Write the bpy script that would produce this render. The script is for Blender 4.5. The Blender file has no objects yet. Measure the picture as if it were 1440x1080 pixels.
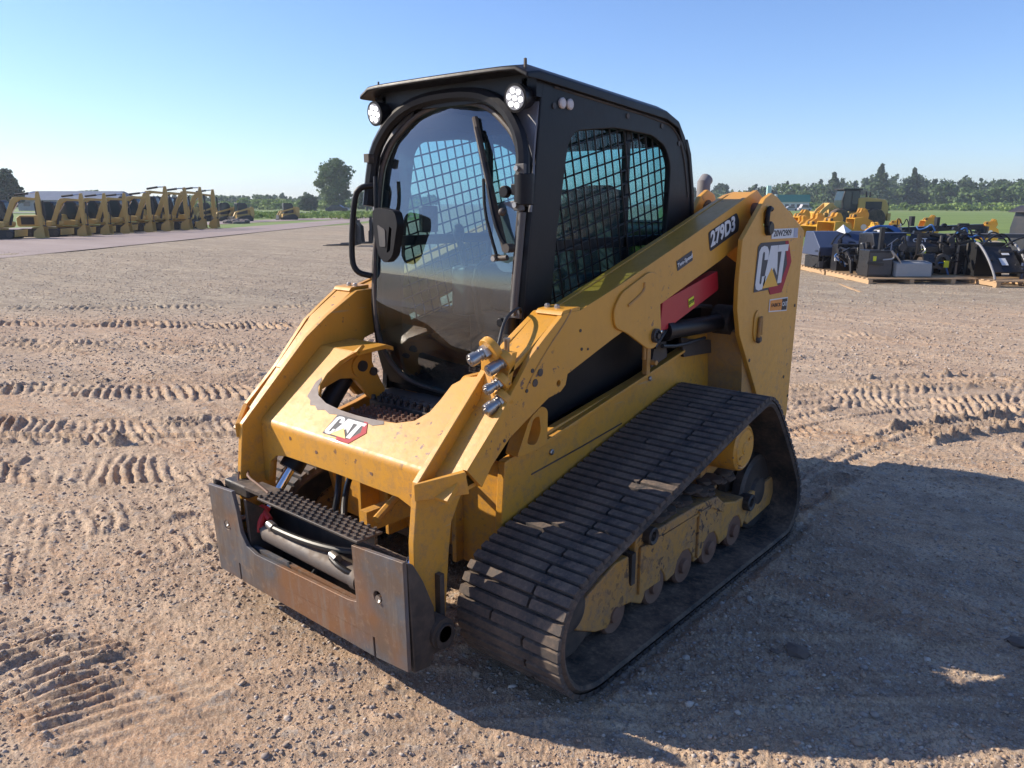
import bpy, math, random
import numpy as np
from mathutils import Vector, Matrix
from mathutils.geometry import tessellate_polygon
random.seed(7); RNG = np.random.default_rng(11)
S = bpy.context.scene
COL = S.collection
R = math.radians
# ------------------------------------------------------------------ camera
CAMP = Vector((2.2904, -2.8797, 1.6294)); YAW, PIT, ROL = -0.7101, 0.2284, 0.0012
cd = bpy.data.cameras.new('camera'); cam = bpy.data.objects.new('camera', cd); COL.objects.link(cam)
cd.sensor_width = 36; cd.lens = 36 * 1090.2 / 1440; cd.clip_start = .05; cd.clip_end = 6000
_f = Vector((math.sin(YAW)*math.cos(PIT), math.cos(YAW)*math.cos(PIT), -math.sin(PIT)))
_r = _f.cross(Vector((0, 0, 1))).normalized(); _u = _r.cross(_f)
_r2 = _r*math.cos(ROL)+_u*math.sin(ROL); _u2 = -_r*math.sin(ROL)+_u*math.cos(ROL)
M = Matrix((_r2, _u2, -_f)).transposed().to_4x4(); M.translation = CAMP
cam.matrix_world = M; S.camera = cam
# ------------------------------------------------------------------ light
SUNV = Vector((-1.5, -0.70, 1.0)).normalized()         # towards the sun
SEL = math.asin(SUNV.z); SAZ = math.atan2(SUNV.x, SUNV.y)
W = bpy.data.worlds.new('World'); S.world = W; W.use_nodes = True
nt = W.node_tree; bg = nt.nodes['Background']
sk = nt.nodes.new('ShaderNodeTexSky'); sk.sky_type = 'NISHITA'; sk.sun_disc = False
sk.sun_elevation = SEL; sk.sun_rotation = SAZ; sk.altitude = 300; sk.air_density = 1.0; sk.dust_density = 0.35; sk.ozone_density = 3.0
_mx = nt.nodes.new('ShaderNodeMix'); _mx.data_type = 'RGBA'; _mx.blend_type = 'MULTIPLY'; _mx.inputs[0].default_value = 1
_mx.inputs[7].default_value = (.76, .84, 1.05, 1); nt.links.new(sk.outputs[0], _mx.inputs[6])
nt.links.new(_mx.outputs[2], bg.inputs[0]); bg.inputs[1].default_value = 0.125
sl = bpy.data.lights.new('sun', 'SUN'); sl.energy = 5.0; sl.angle = R(.55); sl.color = (1, .885, .73)
so = bpy.data.objects.new('sun', sl); COL.objects.link(so)
so.rotation_euler = SUNV.to_track_quat('Z', 'Y').to_euler()
S.view_settings.view_transform = 'Standard'; S.view_settings.look = 'None'
S.view_settings.exposure = 0.56; S.view_settings.gamma = 1
S.render.engine = 'CYCLES'
S.cycles.max_bounces = 8; S.cycles.transparent_max_bounces = 16
# ------------------------------------------------------------------ materials
def newmat(name):
    m = bpy.data.materials.new(name); m.use_nodes = True
    return m, m.node_tree, m.node_tree.nodes['Principled BSDF']
def N(t, ty, **k):
    n = t.nodes.new(ty)
    for a, b in k.items(): setattr(n, a, b)
    return n
def noise(t, vec, scale, detail=4, rough=.55):
    n = N(t, 'ShaderNodeTexNoise'); n.inputs['Scale'].default_value = scale
    n.inputs['Detail'].default_value = detail; n.inputs['Roughness'].default_value = rough
    if vec is not None: t.links.new(vec, n.inputs['Vector'])
    return n.outputs['Fac']
def ramp(t, fac, a, b, ca=(0, 0, 0, 1), cb=(1, 1, 1, 1)):
    n = N(t, 'ShaderNodeValToRGB'); n.color_ramp.elements[0].position = a; n.color_ramp.elements[1].position = b
    n.color_ramp.elements[0].color = ca; n.color_ramp.elements[1].color = cb
    t.links.new(fac, n.inputs[0]); return n.outputs[0]
def mix(t, fac, a, b):
    n = N(t, 'ShaderNodeMix', data_type='RGBA')
    for s, v in ((0, fac), (6, a), (7, b)):
        if isinstance(v, bpy.types.NodeSocket): t.links.new(v, n.inputs[s])
        elif s == 0: n.inputs[0].default_value = v
        else: n.inputs[s].default_value = (*v[:3], 1)
    return n.outputs[2]
def mth(t, op, a, b=None):
    n = N(t, 'ShaderNodeMath', operation=op)
    for i, v in enumerate((a, b)):
        if v is None: continue
        if isinstance(v, bpy.types.NodeSocket): t.links.new(v, n.inputs[i])
        else: n.inputs[i].default_value = v
    return n.outputs[0]
def bump(t, p, h, strength, dist):
    n = N(t, 'ShaderNodeBump'); n.inputs['Strength'].default_value = strength; n.inputs['Distance'].default_value = dist
    t.links.new(h, n.inputs['Height']); t.links.new(n.outputs[0], p.inputs['Normal'])
def pos(t): return N(t, 'ShaderNodeTexCoord').outputs['Object']
DUST = (.30, .215, .15)
def paint(name, col, rough=.4, dust=.35, metal=0, scratch=None, dscale=3.0, spec=.5, coat=0, wear=0.62, splash=0):
    """paint or plastic with dust gathered in patches and on upward faces, scratches and fine relief"""
    m, t, p = newmat(name); v = pos(t)
    n1 = noise(t, v, dscale, 6, .65); n2 = noise(t, v, dscale*9, 5, .7); n3 = noise(t, v, .8, 2)
    geo = N(t, 'ShaderNodeNewGeometry'); sx = N(t, 'ShaderNodeSeparateXYZ'); t.links.new(geo.outputs['Normal'], sx.inputs[0])
    up = mth(t, 'MULTIPLY', mth(t, 'MAXIMUM', sx.outputs[2], 0), .55)
    c = mix(t, ramp(t, n3, .3, .7), col, tuple(x*.86 for x in col[:3]))
    d = mth(t, 'MULTIPLY', ramp(t, n1, .38, .75), dust)
    d = mth(t, 'MULTIPLY', mth(t, 'ADD', d, mth(t, 'MULTIPLY', ramp(t, n2, .45, .72), dust*.6)), mth(t, 'ADD', up, .55))
    c = mix(t, mth(t, 'MINIMUM', d, .9), c, DUST)
    if splash:
        z_ = N(t, 'ShaderNodeSeparateXYZ'); t.links.new(v, z_.inputs[0])
        lo = ramp(t, mth(t, 'SUBTRACT', z_.outputs[2], mth(t, 'MULTIPLY', n3, .9)), -.25, .75, (1, 1, 1, 1), (0, 0, 0, 1))
        k2 = mth(t, 'MULTIPLY', ramp(t, noise(t, v, 26, 6, .8), .48, .66), mth(t, 'MULTIPLY', lo, splash))
        c = mix(t, k2, c, (.21, .145, .10))
        mp_ = N(t, 'ShaderNodeMapping'); mp_.inputs['Scale'].default_value = (1, 1, .09); t.links.new(v, mp_.inputs[0])
        c = mix(t, mth(t, 'MULTIPLY', ramp(t, noise(t, mp_.outputs[0], 17, 4, .7), .54, .75), splash*.4), c, tuple(x*.62 for x in col[:3]))
    if scratch:
        mq = N(t, 'ShaderNodeMapping'); mq.inputs['Rotation'].default_value = (.4, .5, .9); mq.inputs['Scale'].default_value = (1, .05, 1); t.links.new(v, mq.inputs[0])
        ln = mth(t, 'MULTIPLY', ramp(t, noise(t, mq.outputs[0], 60, 2, .5), .70, .73), ramp(t, noise(t, v, 3.1, 3), .50, .60))
        c = mix(t, mth(t, 'MULTIPLY', ln, .55), c, (.40, .30, .18))
        st = noise(t, v, 34, 3, .6); msk = noise(t, v, 2.2, 3)
        k = mth(t, 'MULTIPLY', ramp(t, st, wear, wear+.03), ramp(t, msk, .52, .6))
        c = mix(t, k, c, scratch)
    t.links.new(c, p.inputs['Base Color'])
    r = mth(t, 'ADD', mth(t, 'MULTIPLY', n2, .25), rough-.1); r = mth(t, 'ADD', r, mth(t, 'MULTIPLY', d, .5))
    t.links.new(r, p.inputs['Roughness']); p.inputs['Metallic'].default_value = metal
    p.inputs['Specular IOR Level'].default_value = spec; p.inputs['Coat Weight'].default_value = coat
    bump(t, p, mth(t, 'ADD', n2, mth(t, 'MULTIPLY', n1, .5)), .18, .004)
    return m
def flat(name, col, rough=.5, metal=0, emit=0):
    m, t, p = newmat(name); v = pos(t)
    n1 = noise(t, v, 12, 4)
    t.links.new(mix(t, n1, tuple(x*.85 for x in col), col), p.inputs['Base Color'])
    p.inputs['Roughness'].default_value = rough; p.inputs['Metallic'].default_value = metal
    if emit:
        p.inputs['Emission Color'].default_value = (*col, 1); p.inputs['Emission Strength'].default_value = emit
    return m
YEL = paint('yellow_paint', (.66, .315, .03), .42, .22, scratch=(.17, .095, .06), coat=.12, wear=.635, splash=.6)
YELD = paint('yellow_paint_muddy', (.55, .27, .045), .55, .9, scratch=(.10, .06, .04), dscale=5, wear=.56, splash=.9)
BLK = paint('black_paint', (.007, .008, .011), .40, .05, spec=.25)
BLKD = paint('dusty_black_steel', (.022, .022, .024), .5, .5)
GRY = paint('dark_grey_plastic', (.06, .062, .066), .5, .25)
RUB = paint('track_rubber', (.030, .030, .032), .7, .75, dscale=6, spec=.3)
RUBT = paint('tread_rubber', (.045, .045, .048), .65, .70, dscale=7, spec=.35)
STEEL = paint('bare_steel', (.42, .41, .40), .3, .25, metal=.9)
CHR = paint('chrome_rod', (.75, .76, .78), .14, .08, metal=1)
BROWN = paint('rusty_steel', (.17, .085, .055), .6, .5)
GREYP = paint('grey_scuffed_plate', (.15, .16, .19), .4, .2)
RED = paint('red_paint', (.50, .018, .03), .4, .2)
WHT = flat('white_decal', (.74, .74, .72), .7)
BLKF = flat('black_decal', (.02, .02, .022), .65)
REDF = flat('red_decal', (.42, .02, .035), .7)
GRYF = flat('grey_decal', (.075, .075, .08), .7)
YELF = flat('yellow_decal', (.80, .42, .03), .45)
LYEL = flat('safety_yellow_decal', (.75, .75, .03), .45)
ORG = flat('amber_plastic', (.75, .25, .02), .4)
BLUEF = flat('blue_hose', (.05, .16, .42), .5)
TEAL = flat('teal_strap', (.12, .42, .40), .5)
RUBH = flat('rubber_hose', (.014, .014, .015), .45)

WOOD = paint('pallet_wood', (.50, .33, .18), .75, .3, dscale=8)
WRAP = flat('clouded_plastic_wrap', (.30, .31, .32), .25)
SHEET = flat('sky_tinted_sheet_metal', (.05, .07, .13), .28)  # on the hopper hood the blue paints in sky reflected by glossy black
LENS = flat('lit_led_lens', (1, .98, .95), .2, 0, 2.2)
LENSD = flat('lamp_reflector', (.30, .31, .33), .3, 0, .1)
# rusty worn coupler plate
def _cp():
    m, t, p = newmat('worn_coupler_steel'); v = pos(t)
    a = noise(t, v, 5, 6, .7); b = noise(t, v, 26, 5, .7); c2 = noise(t, v, 2.3, 3)
    mp = N(t, 'ShaderNodeMapping'); mp.inputs['Scale'].default_value = (1, 1, .12); t.links.new(v, mp.inputs[0])
    s = noise(t, mp.outputs[0], 30, 4, .7)
    c = mix(t, ramp(t, a, .42, .58), (.125, .13, .145), (.15, .11, .085))
    c = mix(t, mth(t, 'MULTIPLY', ramp(t, c2, .47, .60), .75), c, (.27, .125, .05))
    c = mix(t, mth(t, 'MULTIPLY', ramp(t, s, .5, .7), .55), c, (.24, .21, .18))
    c = mix(t, mth(t, 'MULTIPLY', ramp(t, b, .55, .7), .6), c, DUST)
    t.links.new(c, p.inputs['Base Color']); p.inputs['Roughness'].default_value = .55; p.inputs['Metallic'].default_value = .35
    bump(t, p, b, .4, .004); return m
PLATE = _cp()
def glass(name, tint, gl=.16, rough=.02, fk=.8):
    m, t, p = newmat(name); t.nodes.remove(p); o = t.nodes['Material Output']
    tr = N(t, 'ShaderNodeBsdfTransparent'); tr.inputs[0].default_value = (*tint, 1)
    g = N(t, 'ShaderNodeBsdfGlossy'); g.inputs['Roughness'].default_value = rough; g.inputs[0].default_value = (.9, .95, 1, 1)
    d = N(t, 'ShaderNodeBsdfDiffuse'); d.inputs[0].default_value = (.34, .38, .40, 1)
    lw = N(t, 'ShaderNodeLayerWeight'); lw.inputs[0].default_value = .5
    fr = mth(t, 'ADD', mth(t, 'MULTIPLY', mth(t, 'POWER', lw.outputs['Facing'], 4.0), fk), .03)
    m1 = N(t, 'ShaderNodeMixShader'); t.links.new(mth(t, 'MULTIPLY', ramp(t, noise(t, pos(t), 6, 5, .7), .35, .8), .05), m1.inputs[0])
    t.links.new(tr.outputs[0], m1.inputs[1]); t.links.new(d.outputs[0], m1.inputs[2])
    m2 = N(t, 'ShaderNodeMixShader'); t.links.new(mth(t, 'MINIMUM', mth(t, 'ADD', fr, gl), 1), m2.inputs[0])
    t.links.new(m1.outputs[0], m2.inputs[1]); t.links.new(g.outputs[0], m2.inputs[2])
    t.links.new(m2.outputs[0], o.inputs[0]); return m
GLASS = glass('tinted_door_glass', (.62, .80, .82), .105)
GLASS2 = glass('tinted_side_glass', (.66, .82, .84), .0, fk=.35)
GLASSF = flat('far_cab_glass', (.035, .055, .06), .12)
# ------------------------------------------------------------------ mesh builder
class MB:
    def __init__(s): s.v = []; s.f = []
    def add(s, vs, fs):
        b = len(s.v); s.v += [tuple(map(float, p)) for p in vs]; s.f += [tuple(i+b for i in f) for f in fs]; return s
    def box(s, x0, x1, y0, y1, z0, z1, rot=None, piv=None):
        vs = [Vector((x, y, z)) for z in (z0, z1) for y in (y0, y1) for x in (x0, x1)]
        if rot is not None:
            pv = Vector(piv) if piv else Vector(((x0+x1)/2, (y0+y1)/2, (z0+z1)/2))
            vs = [rot @ (v-pv)+pv for v in vs]
        return s.add(vs, [(0, 2, 3, 1), (4, 5, 7, 6), (0, 1, 5, 4), (2, 6, 7, 3), (0, 4, 6, 2), (1, 3, 7, 5)])
    def cyl(s, p0, p1, r0, r1=None, n=16, cap=True):
        p0 = Vector(p0); p1 = Vector(p1); r1 = r0 if r1 is None else r1
        d = (p1-p0).normalized(); a = d.orthogonal().normalized(); b = d.cross(a)
        vs = []
        for p, r in ((p0, r0), (p1, r1)):
            for i in range(n):
                t = 2*math.pi*i/n; vs.append(p+(a*math.cos(t)+b*math.sin(t))*r)
        fs = [(i, (i+1) % n, n+(i+1) % n, n+i) for i in range(n)]
        if cap: fs += [tuple(range(n-1, -1, -1)), tuple(range(n, 2*n))]
        return s.add(vs, fs)
    def tube(s, pts, r, n=8, smooth=0):
        pts = [Vector(p) for p in pts]
        for _ in range(smooth):
            q = [pts[0]]
            for a, b in zip(pts[:-1], pts[1:]): q += [a*.75+b*.25, a*.25+b*.75]
            pts = q+[pts[-1]]
        ref = None; vs = []
        for i, p in enumerate(pts):
            d = (pts[min(i+1, len(pts)-1)]-pts[max(i-1, 0)]).normalized()
            if ref is None: ref = d.orthogonal().normalized()
            a = (ref-d*ref.dot(d)).normalized(); ref = a; b = d.cross(a)
            for k in range(n):
                t = 2*math.pi*k/n; vs.append(p+(a*math.cos(t)+b*math.sin(t))*r)
        m = len(pts); fs = [(i*n+k, i*n+(k+1) % n, (i+1)*n+(k+1) % n, (i+1)*n+k) for i in range(m-1) for k in range(n)]
        fs += [tuple(range(n-1, -1, -1)), tuple(range((m-1)*n, m*n))]
        return s.add(vs, fs)
    def prism(s, poly, ax, a0, a1, holes=(), fn=None):
        """2-D outline (the two axes other than ax, in order) extruded from a0 to a1 along ax"""
        def P(p, a):
            q = (a, p[0], p[1]) if ax == 0 else (p[0], a, p[1]) if ax == 1 else (p[0], p[1], a)
            return fn(*q) if fn else q
        loops = [list(poly)]+[list(h) for h in holes]
        flatl = [p for l in loops for p in l]; n = len(flatl)
        tris = tessellate_polygon([[Vector((p[0], p[1], 0)) for p in l] for l in loops])
        vs = [P(p, a0) for p in flatl]+[P(p, a1) for p in flatl]; fs = []
        for t in tris: fs += [tuple(t), tuple(i+n for i in reversed(t))]
        b = 0
        for l in loops:
            k = len(l)
            for i in range(k): fs.append((b+i, b+(i+1) % k, n+b+(i+1) % k, n+b+i))
            b += k
        return s.add(vs, fs)
    def lathe(s, prof, c, ax=0, n=28):
        """profile of (along, radius) about the axis ax through c"""
        c = Vector(c); vs = []
        for a, r in prof:
            for i in range(n):
                t = 2*math.pi*i/n; u, w = r*math.cos(t), r*math.sin(t)
                vs.append(c+Vector((a, u, w) if ax == 0 else (u, a, w) if ax == 1 else (u, w, a)))
        m = len(prof); fs = [(i*n+k, i*n+(k+1) % n, (i+1)*n+(k+1) % n, (i+1)*n+k) for i in range(m-1) for k in range(n)]
        fs += [tuple(range(n)), tuple(range((m-1)*n, m*n))[::-1]]
        return s.add(vs, fs)
    def ball(s, c, r, n=8):
        c = Vector(c); r = Vector(r) if hasattr(r, '__len__') else Vector((r, r, r))
        prof = [(-math.cos(math.pi*i/n), math.sin(math.pi*i/n)) for i in range(n+1)]
        vs = [c+Vector((q*math.cos(2*math.pi*k/(2*n))*r.x, q*math.sin(2*math.pi*k/(2*n))*r.y, a*r.z)) for a, q in prof for k in range(2*n)]
        w = 2*n; fs = [(i*w+k, i*w+(k+1) % w, (i+1)*w+(k+1) % w, (i+1)*w+k) for i in range(n) for k in range(w)]
        return s.add(vs, fs)
    def xform(s, mat):
        s.v = [tuple(mat @ Vector(p)) for p in s.v]; return s
    def build(s, name, mat, parent=None, bevel=0, smooth=False, seg=2, label=None, kind=None):
        me = bpy.data.meshes.new(name); me.from_pydata(s.v, [], s.f); me.materials.append(mat)
        import bmesh
        bm = bmesh.new(); bm.from_mesh(me); bmesh.ops.remove_doubles(bm, verts=bm.verts, dist=1e-6); bmesh.ops.dissolve_limit(bm, angle_limit=.004, verts=bm.verts, edges=bm.edges) if (bevel and len(bm.faces) < 4000) else None
        bmesh.ops.recalc_face_normals(bm, faces=bm.faces); bm.to_mesh(me); bm.free()
        o = bpy.data.objects.new(name, me); COL.objects.link(o)
        if parent: o.parent = parent
        if smooth or bevel:
            me.shade_smooth()
            try: me.set_sharp_from_angle(angle=R(32))
            except Exception: pass
        if bevel:
            b = o.modifiers.new('bevel', 'BEVEL'); b.width = bevel; b.segments = seg; b.limit_method = 'ANGLE'; b.angle_limit = R(35)
            b.harden_normals = True
        if label: o['label'] = label
        if kind: o['kind'] = kind
        return o
def thing(name, label, cat, loc=(0, 0, 0), rz=0, group=None):
    o = bpy.data.objects.new(name, None); COL.objects.link(o); o.location = loc; o.rotation_euler = (0, 0, rz)
    o.empty_display_size = .2; o['label'] = label; o['category'] = cat
    if group: o['group'] = group
    return o
def tag(o, label=None, cat=None, group=None, kind=None):
    for k, v in (('label', label), ('category', cat), ('group', group), ('kind', kind)):
        if v: o[k] = v
    return o
def copy_tree(o, parent=None):
    c = o.copy(); COL.objects.link(c)
    if parent: c.parent = parent
    for ch in list(o.children): copy_tree(ch, c)
    return c
def rnd(poly, r, n=4):
    """round the corners of an outline"""
    out = []; k = len(poly)
    for i in range(k):
        p = Vector(poly[i]); a = Vector(poly[i-1])-p; b = Vector(poly[(i+1) % k])-p
        q = min(r, a.length*.45, b.length*.45)
        pa = p+a.normalized()*q; pb = p+b.normalized()*q
        for j in range(n+1):
            t = j/n; out.append(tuple(pa*(1-t)**2+p*2*t*(1-t)+pb*t*t))
    return out
def disc(cx, cy, r, n=14): return [(cx+r*math.cos(2*math.pi*i/n), cy+r*math.sin(2*math.pi*i/n)) for i in range(n)]
def interp(x, xs, ys): return float(np.interp(x, xs, ys))
def textmesh(name, body, mat, parent, org, xdir, ydir, h, bold=0, sx=1, italic=0, off=.0015, align='CENTER'):
    cu = bpy.data.curves.new(name, 'FONT'); cu.body = body; cu.size = 1; cu.offset = bold; cu.align_x = align; cu.align_y = 'CENTER'
    cu.extrude = .002; cu.shear = italic; cu.resolution_u = 3
    tmp = bpy.data.objects.new(name, cu); COL.objects.link(tmp)
    me = bpy.data.meshes.new_from_object(tmp.evaluated_get(bpy.context.evaluated_depsgraph_get()))
    bpy.data.objects.remove(tmp)
    x = Vector(xdir).normalized(); y = Vector(ydir).normalized(); z = x.cross(y)
    k = h/.72
    co = [Vector(org)+x*(v.co.x*k*sx)+y*(v.co.y*k)+z*(off+v.co.z*.3) for v in me.vertices]
    for v, c in zip(me.vertices, co): v.co = c
    me.materials.clear(); me.materials.append(mat)
    o = bpy.data.objects.new(name, me); COL.objects.link(o); o.parent = parent
    return o
def decal(name, poly, mat, parent, org, xdir, ydir, off=.001, th=.001, label=None):
    x = Vector(xdir).normalized(); y = Vector(ydir).normalized(); z = x.cross(y); o = Vector(org)
    b = MB(); b.prism(poly, 2, 0, th); b.v = [tuple(o+x*p[0]+y*p[1]+z*(off+p[2])) for p in b.v]
    return b.build(name, mat, parent, label=label)
# ================================================================== GROUND
def vnoise(x, y, sc, seed):
    """value noise on arrays"""
    x = x*sc+seed*17.31; y = y*sc-seed*9.17
    xi = np.floor(x).astype(np.int64); yi = np.floor(y).astype(np.int64); fx = x-xi; fy = y-yi
    fx = fx*fx*(3-2*fx); fy = fy*fy*(3-2*fy)
    def h(a, b):
        n = (a*374761393+b*668265263+seed*982451653) & 0x7fffffff
        n = ((n ^ (n >> 13))*1274126177) & 0x7fffffff
        return ((n ^ (n >> 16)) & 0xffff)/65535.
    return (h(xi, yi)*(1-fx)+h(xi+1, yi)*fx)*(1-fy)+(h(xi, yi+1)*(1-fx)+h(xi+1, yi+1)*fx)*fy
def crv(pts, n=3):
    pts = [np.array(p, float) for p in pts]
    for _ in range(n):
        q = [pts[0]]
        for a, b in zip(pts[:-1], pts[1:]): q += [a*.75+b*.25, a*.25+b*.75]
        pts = q+[pts[-1]]
    return pts
# tread prints: centre line, half width, bar pitch, depth, berm height, patchiness, slant of bars
PRINTS = [
 ([(.77, .6), (.80, 1.5), (.85, 2.2), (.92, 2.8), (1.06, 3.25), (1.36, 3.75), (1.85, 4.3), (2.6, 4.9), (4, 5.6)], .16, .056, .022, .075, 0, 0),
 ([(-.72, .6), (-.72, 1.8), (-.45, 3.2), (.2, 4.6), (1.2, 5.7), (2.6, 6.5), (5, 7.2)], .24, .07, .022, .05, .1, 0),
 ([(.2, 2.2), (.5, 3.2), (1.0, 4.2), (1.9, 5.0), (3.4, 5.9)], .32, .075, .020, .02, .1, .5),
 ([(1.0, 1.6), (1.5, 2.7), (2.3, 3.5), (3.6, 4.3)], .34, .085, .010, .008, .25, .5),
 ([(-1.4, 2.6), (-1.0, 4.4), (0, 6.2), (1.8, 7.6), (4.6, 8.6)], .26, .09, .014, .03, .3, 0),
 ([(-3.2, 5.4), (-1.2, 7.2), (1.2, 8.8), (4, 10.5)], .24, .10, .016, .02, .4, 0),
 ([(-7.6, -2.2), (-5.9, -.85), (-4.5, .15), (-3.3, 1.2), (-2.2, 2.6)], .24, .095, .028, .03, .0, -.5),
 ([(-6.4, -2.7), (-5.0, -1.75), (-3.9, -.95), (-3.05, -.2), (-2.3, .7), (-1.5, 2.0)], .30, .080, .030, .055, .0, -.55),
 ([(-5.4, -3.4), (-4.2, -2.3), (-3.2, -1.5), (-2.4, -.8), (-1.8, .0)], .26, .085, .020, .020, .1, -.4),
 ([(-2.3, -4.2), (-1.95, -3.0), (-1.62, -2.0), (-1.30, -1.1), (-1.05, -.3), (-.9, .4)], .23, .060, .016, .030, .1, 0),
 ([(-2.0, -2.75), (-1.1, -2.3), (-.5, -2.02), (.2, -1.95)], .25, .070, .020, .010, .25, .5),
 ([(-.6, -2.85), (.1, -2.5), (.9, -2.25), (1.6, -2.2)], .24, .080, .016, .010, .35, -.5),
 ([(-11, -.4), (-9.2, 1.2), (-7.4, 2.6), (-5.8, 4.1), (-4.4, 5.8)], .26, .11, .032, .03, .05, -.5),
 ([(-10, -1.4), (-8.2, .2), (-6.6, 1.3), (-5.0, 2.6), (-3.6, 4.4)], .26, .10, .024, .024, .1, -.5),
 ([(-5.8, -4.2), (-4.4, -3.1), (-3.3, -2.4), (-2.6, -1.7)], .28, .07, .014, .014, .1, .4),
 ([(-6.9, -1.0), (-5.4, .2), (-4.0, 1.3), (-2.9, 2.6)], .30, .08, .014, .012, .1, .45),
 ([(-4.6, -.9), (-3.6, -.1), (-2.7, .8), (-1.9, 2.1)], .30, .07, .012, .012, .1, .5),
 ([(-9.0, -.8), (-7.2, .7), (-5.6, 2.1), (-4.2, 3.8)], .30, .09, .016, .014, .1, .5),
 ([(-3.0, -4.6), (-2.5, -3.2), (-2.1, -2.1), (-1.8, -1.2), (-1.6, -.2)], .22, .07, .010, .014, .25, 0),
 ([(-.4, 3.2), (.8, 4.6), (2.4, 5.6), (4.6, 6.3)], .34, .08, .014, .012, .1, .5),
 ([(-12, 1.2), (-10, 2.9), (-8, 4.8), (-6, 7)], .26, .12, .022, .02, .35, -.4),
]
def ground_height(x, y):
    d0 = np.hypot(x-CAMP.x, y-CAMP.y)
    h = (vnoise(x, y, .35, 1)-.5)*.05+(vnoise(x, y, 1.3, 2)-.5)*.022
    near = np.clip(1.35-d0/14, 0, 1)
    n5 = vnoise(x, y, 5, 3); n14 = vnoise(x, y, 14, 4); n34 = vnoise(x, y, 34, 5); n80 = vnoise(x, y, 80, 6)
    rough = .45+.9*vnoise(x, y, .8, 9)
    u = (x*.758+y*.652); w = (-x*.652+y*.758)
    ridge = 1-np.abs(2*vnoise(u, w*5.5, 1.1, 12)-1); ridge2 = 1-np.abs(2*vnoise(u*1.2, w*9, 2.2, 13)-1)
    h += near*rough*((n5-.5)*.010+(n14-.5)*.006+np.maximum(n34-.62, 0)*.016+(n80-.5)*.006+(vnoise(x, y, 150, 7)-.5)*.005)
    h += near*(np.maximum(ridge-.7, 0)*.070+np.maximum(ridge2-.75, 0)*.045)*np.clip(vnoise(x, y, .5, 15)*2.2-.5, 0, 1)
    for i, (pts, hw, pitch, dep, berm, patch, slant) in enumerate(PRINTS):
        P = crv(pts); best = np.full(x.shape, 1e9); sb = np.zeros(x.shape); side = np.zeros(x.shape)
        xs = [p[0] for p in P]; ys = [p[1] for p in P]
        sel = (x > min(xs)-.6) & (x < max(xs)+.6) & (y > min(ys)-.6) & (y < max(ys)+.6)
        if not sel.any(): continue
        X = x[sel]; Y = y[sel]; b = np.full(X.shape, 1e9); s_ = np.zeros(X.shape); sd = np.zeros(X.shape); acc = 0
        for a, c in zip(P[:-1], P[1:]):
            e = c-a; L = float(np.hypot(*e)); e = e/L
            t = (X-a[0])*e[0]+(Y-a[1])*e[1]; q = (X-a[0])*e[1]-(Y-a[1])*e[0]; tc = np.clip(t, 0, L)
            dd = np.hypot(X-a[0]-e[0]*tc, Y-a[1]-e[1]*tc); k = dd < b
            b[k] = dd[k]; s_[k] = acc+tc[k]; sd[k] = q[k]; acc += L
        fade = np.clip(s_/.3, 0, 1)*np.clip((acc-s_)/.3, 0, 1)
        wob = (vnoise(X, Y, 3, 20+i)-.5)*.03
        inside = np.clip((hw-b+wob)/.02, 0, 1)*fade
        pm = np.clip((vnoise(X, Y, 1.6, 40+i)-patch)*4, 0, 1) if patch else 1
        ph = (s_+sd*slant+(vnoise(X, Y, 4, 60+i)-.5)*pitch*.8+(vnoise(X, Y, 15, 62+i)-.5)*pitch*.3)/pitch
        bar = np.abs((ph % 1)-.5)*2
        bar = np.clip((bar-.28)*2.6, 0, 1)*np.clip(.45+1.0*vnoise(s_/pitch*.9, sd*2.0, 1.0, 130+i), .3, 1.2)*np.clip(vnoise(X, Y, 2.5, 120+i)*2.4-.2, .15, 1.1)
        gap = (np.abs(sd-hw*(.33 if i % 2 else -.33)) < .018)*1.
        chop = .6+.8*vnoise(X, Y, 9, 80+i)
        flatten = inside*pm*.6
        hh = h[sel]; hh = hh*(1-flatten)+flatten*(hh*.3)
        hh += inside*pm*(-dep*.7+dep*1.3*np.maximum(bar*chop, gap*.8))
        lump = vnoise(X, Y, 11, 90+i)*vnoise(X, Y, 26, 95+i)*2.4
        hh += fade*np.exp(-((b-hw-.022)/.028)**2)*berm*lump*np.clip(vnoise(X, Y, 1.2, 70+i)*2-.4, .1, 1)
        h[sel] = hh
    # pads under the tracks stay level; away from the yard the sheet is flat
    for sx in (-1, 1):
        u = np.clip(1-np.maximum(np.abs(x-sx*.765)-.24, 0)/.05, 0, 1)*np.clip(1-np.maximum(np.abs(y+.1)-.95, 0)/.06, 0, 1)
        h = h*(1-u)-.006*u
    far = np.clip((60-d0)/25, 0, 1)
    return h*far
ang_d = np.linspace(-R(41), R(41), 1060); ang_c = np.linspace(R(41), 2*math.pi-R(41), 90)[1:-1]
ang = np.concatenate([ang_d, ang_c])+YAW
rad = np.concatenate([[.02, .3, .6, .8], np.geomspace(.95, 26, 720), np.geomspace(27, 3200, 46)])
AA, RR = np.meshgrid(ang, rad); gx = (CAMP.x+RR*np.sin(AA)).ravel(); gy = (CAMP.y+RR*np.cos(AA)).ravel()
gz = ground_height(gx, gy)
na, nr = len(ang), len(rad)
I = np.arange(nr-1)[:, None]*na+np.arange(na)[None, :]; J = np.arange(nr-1)[:, None]*na+(np.arange(na)[None, :]+1) % na
quads = np.stack([I, I+na, J+na, J], -1).reshape(-1, 4)
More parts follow.
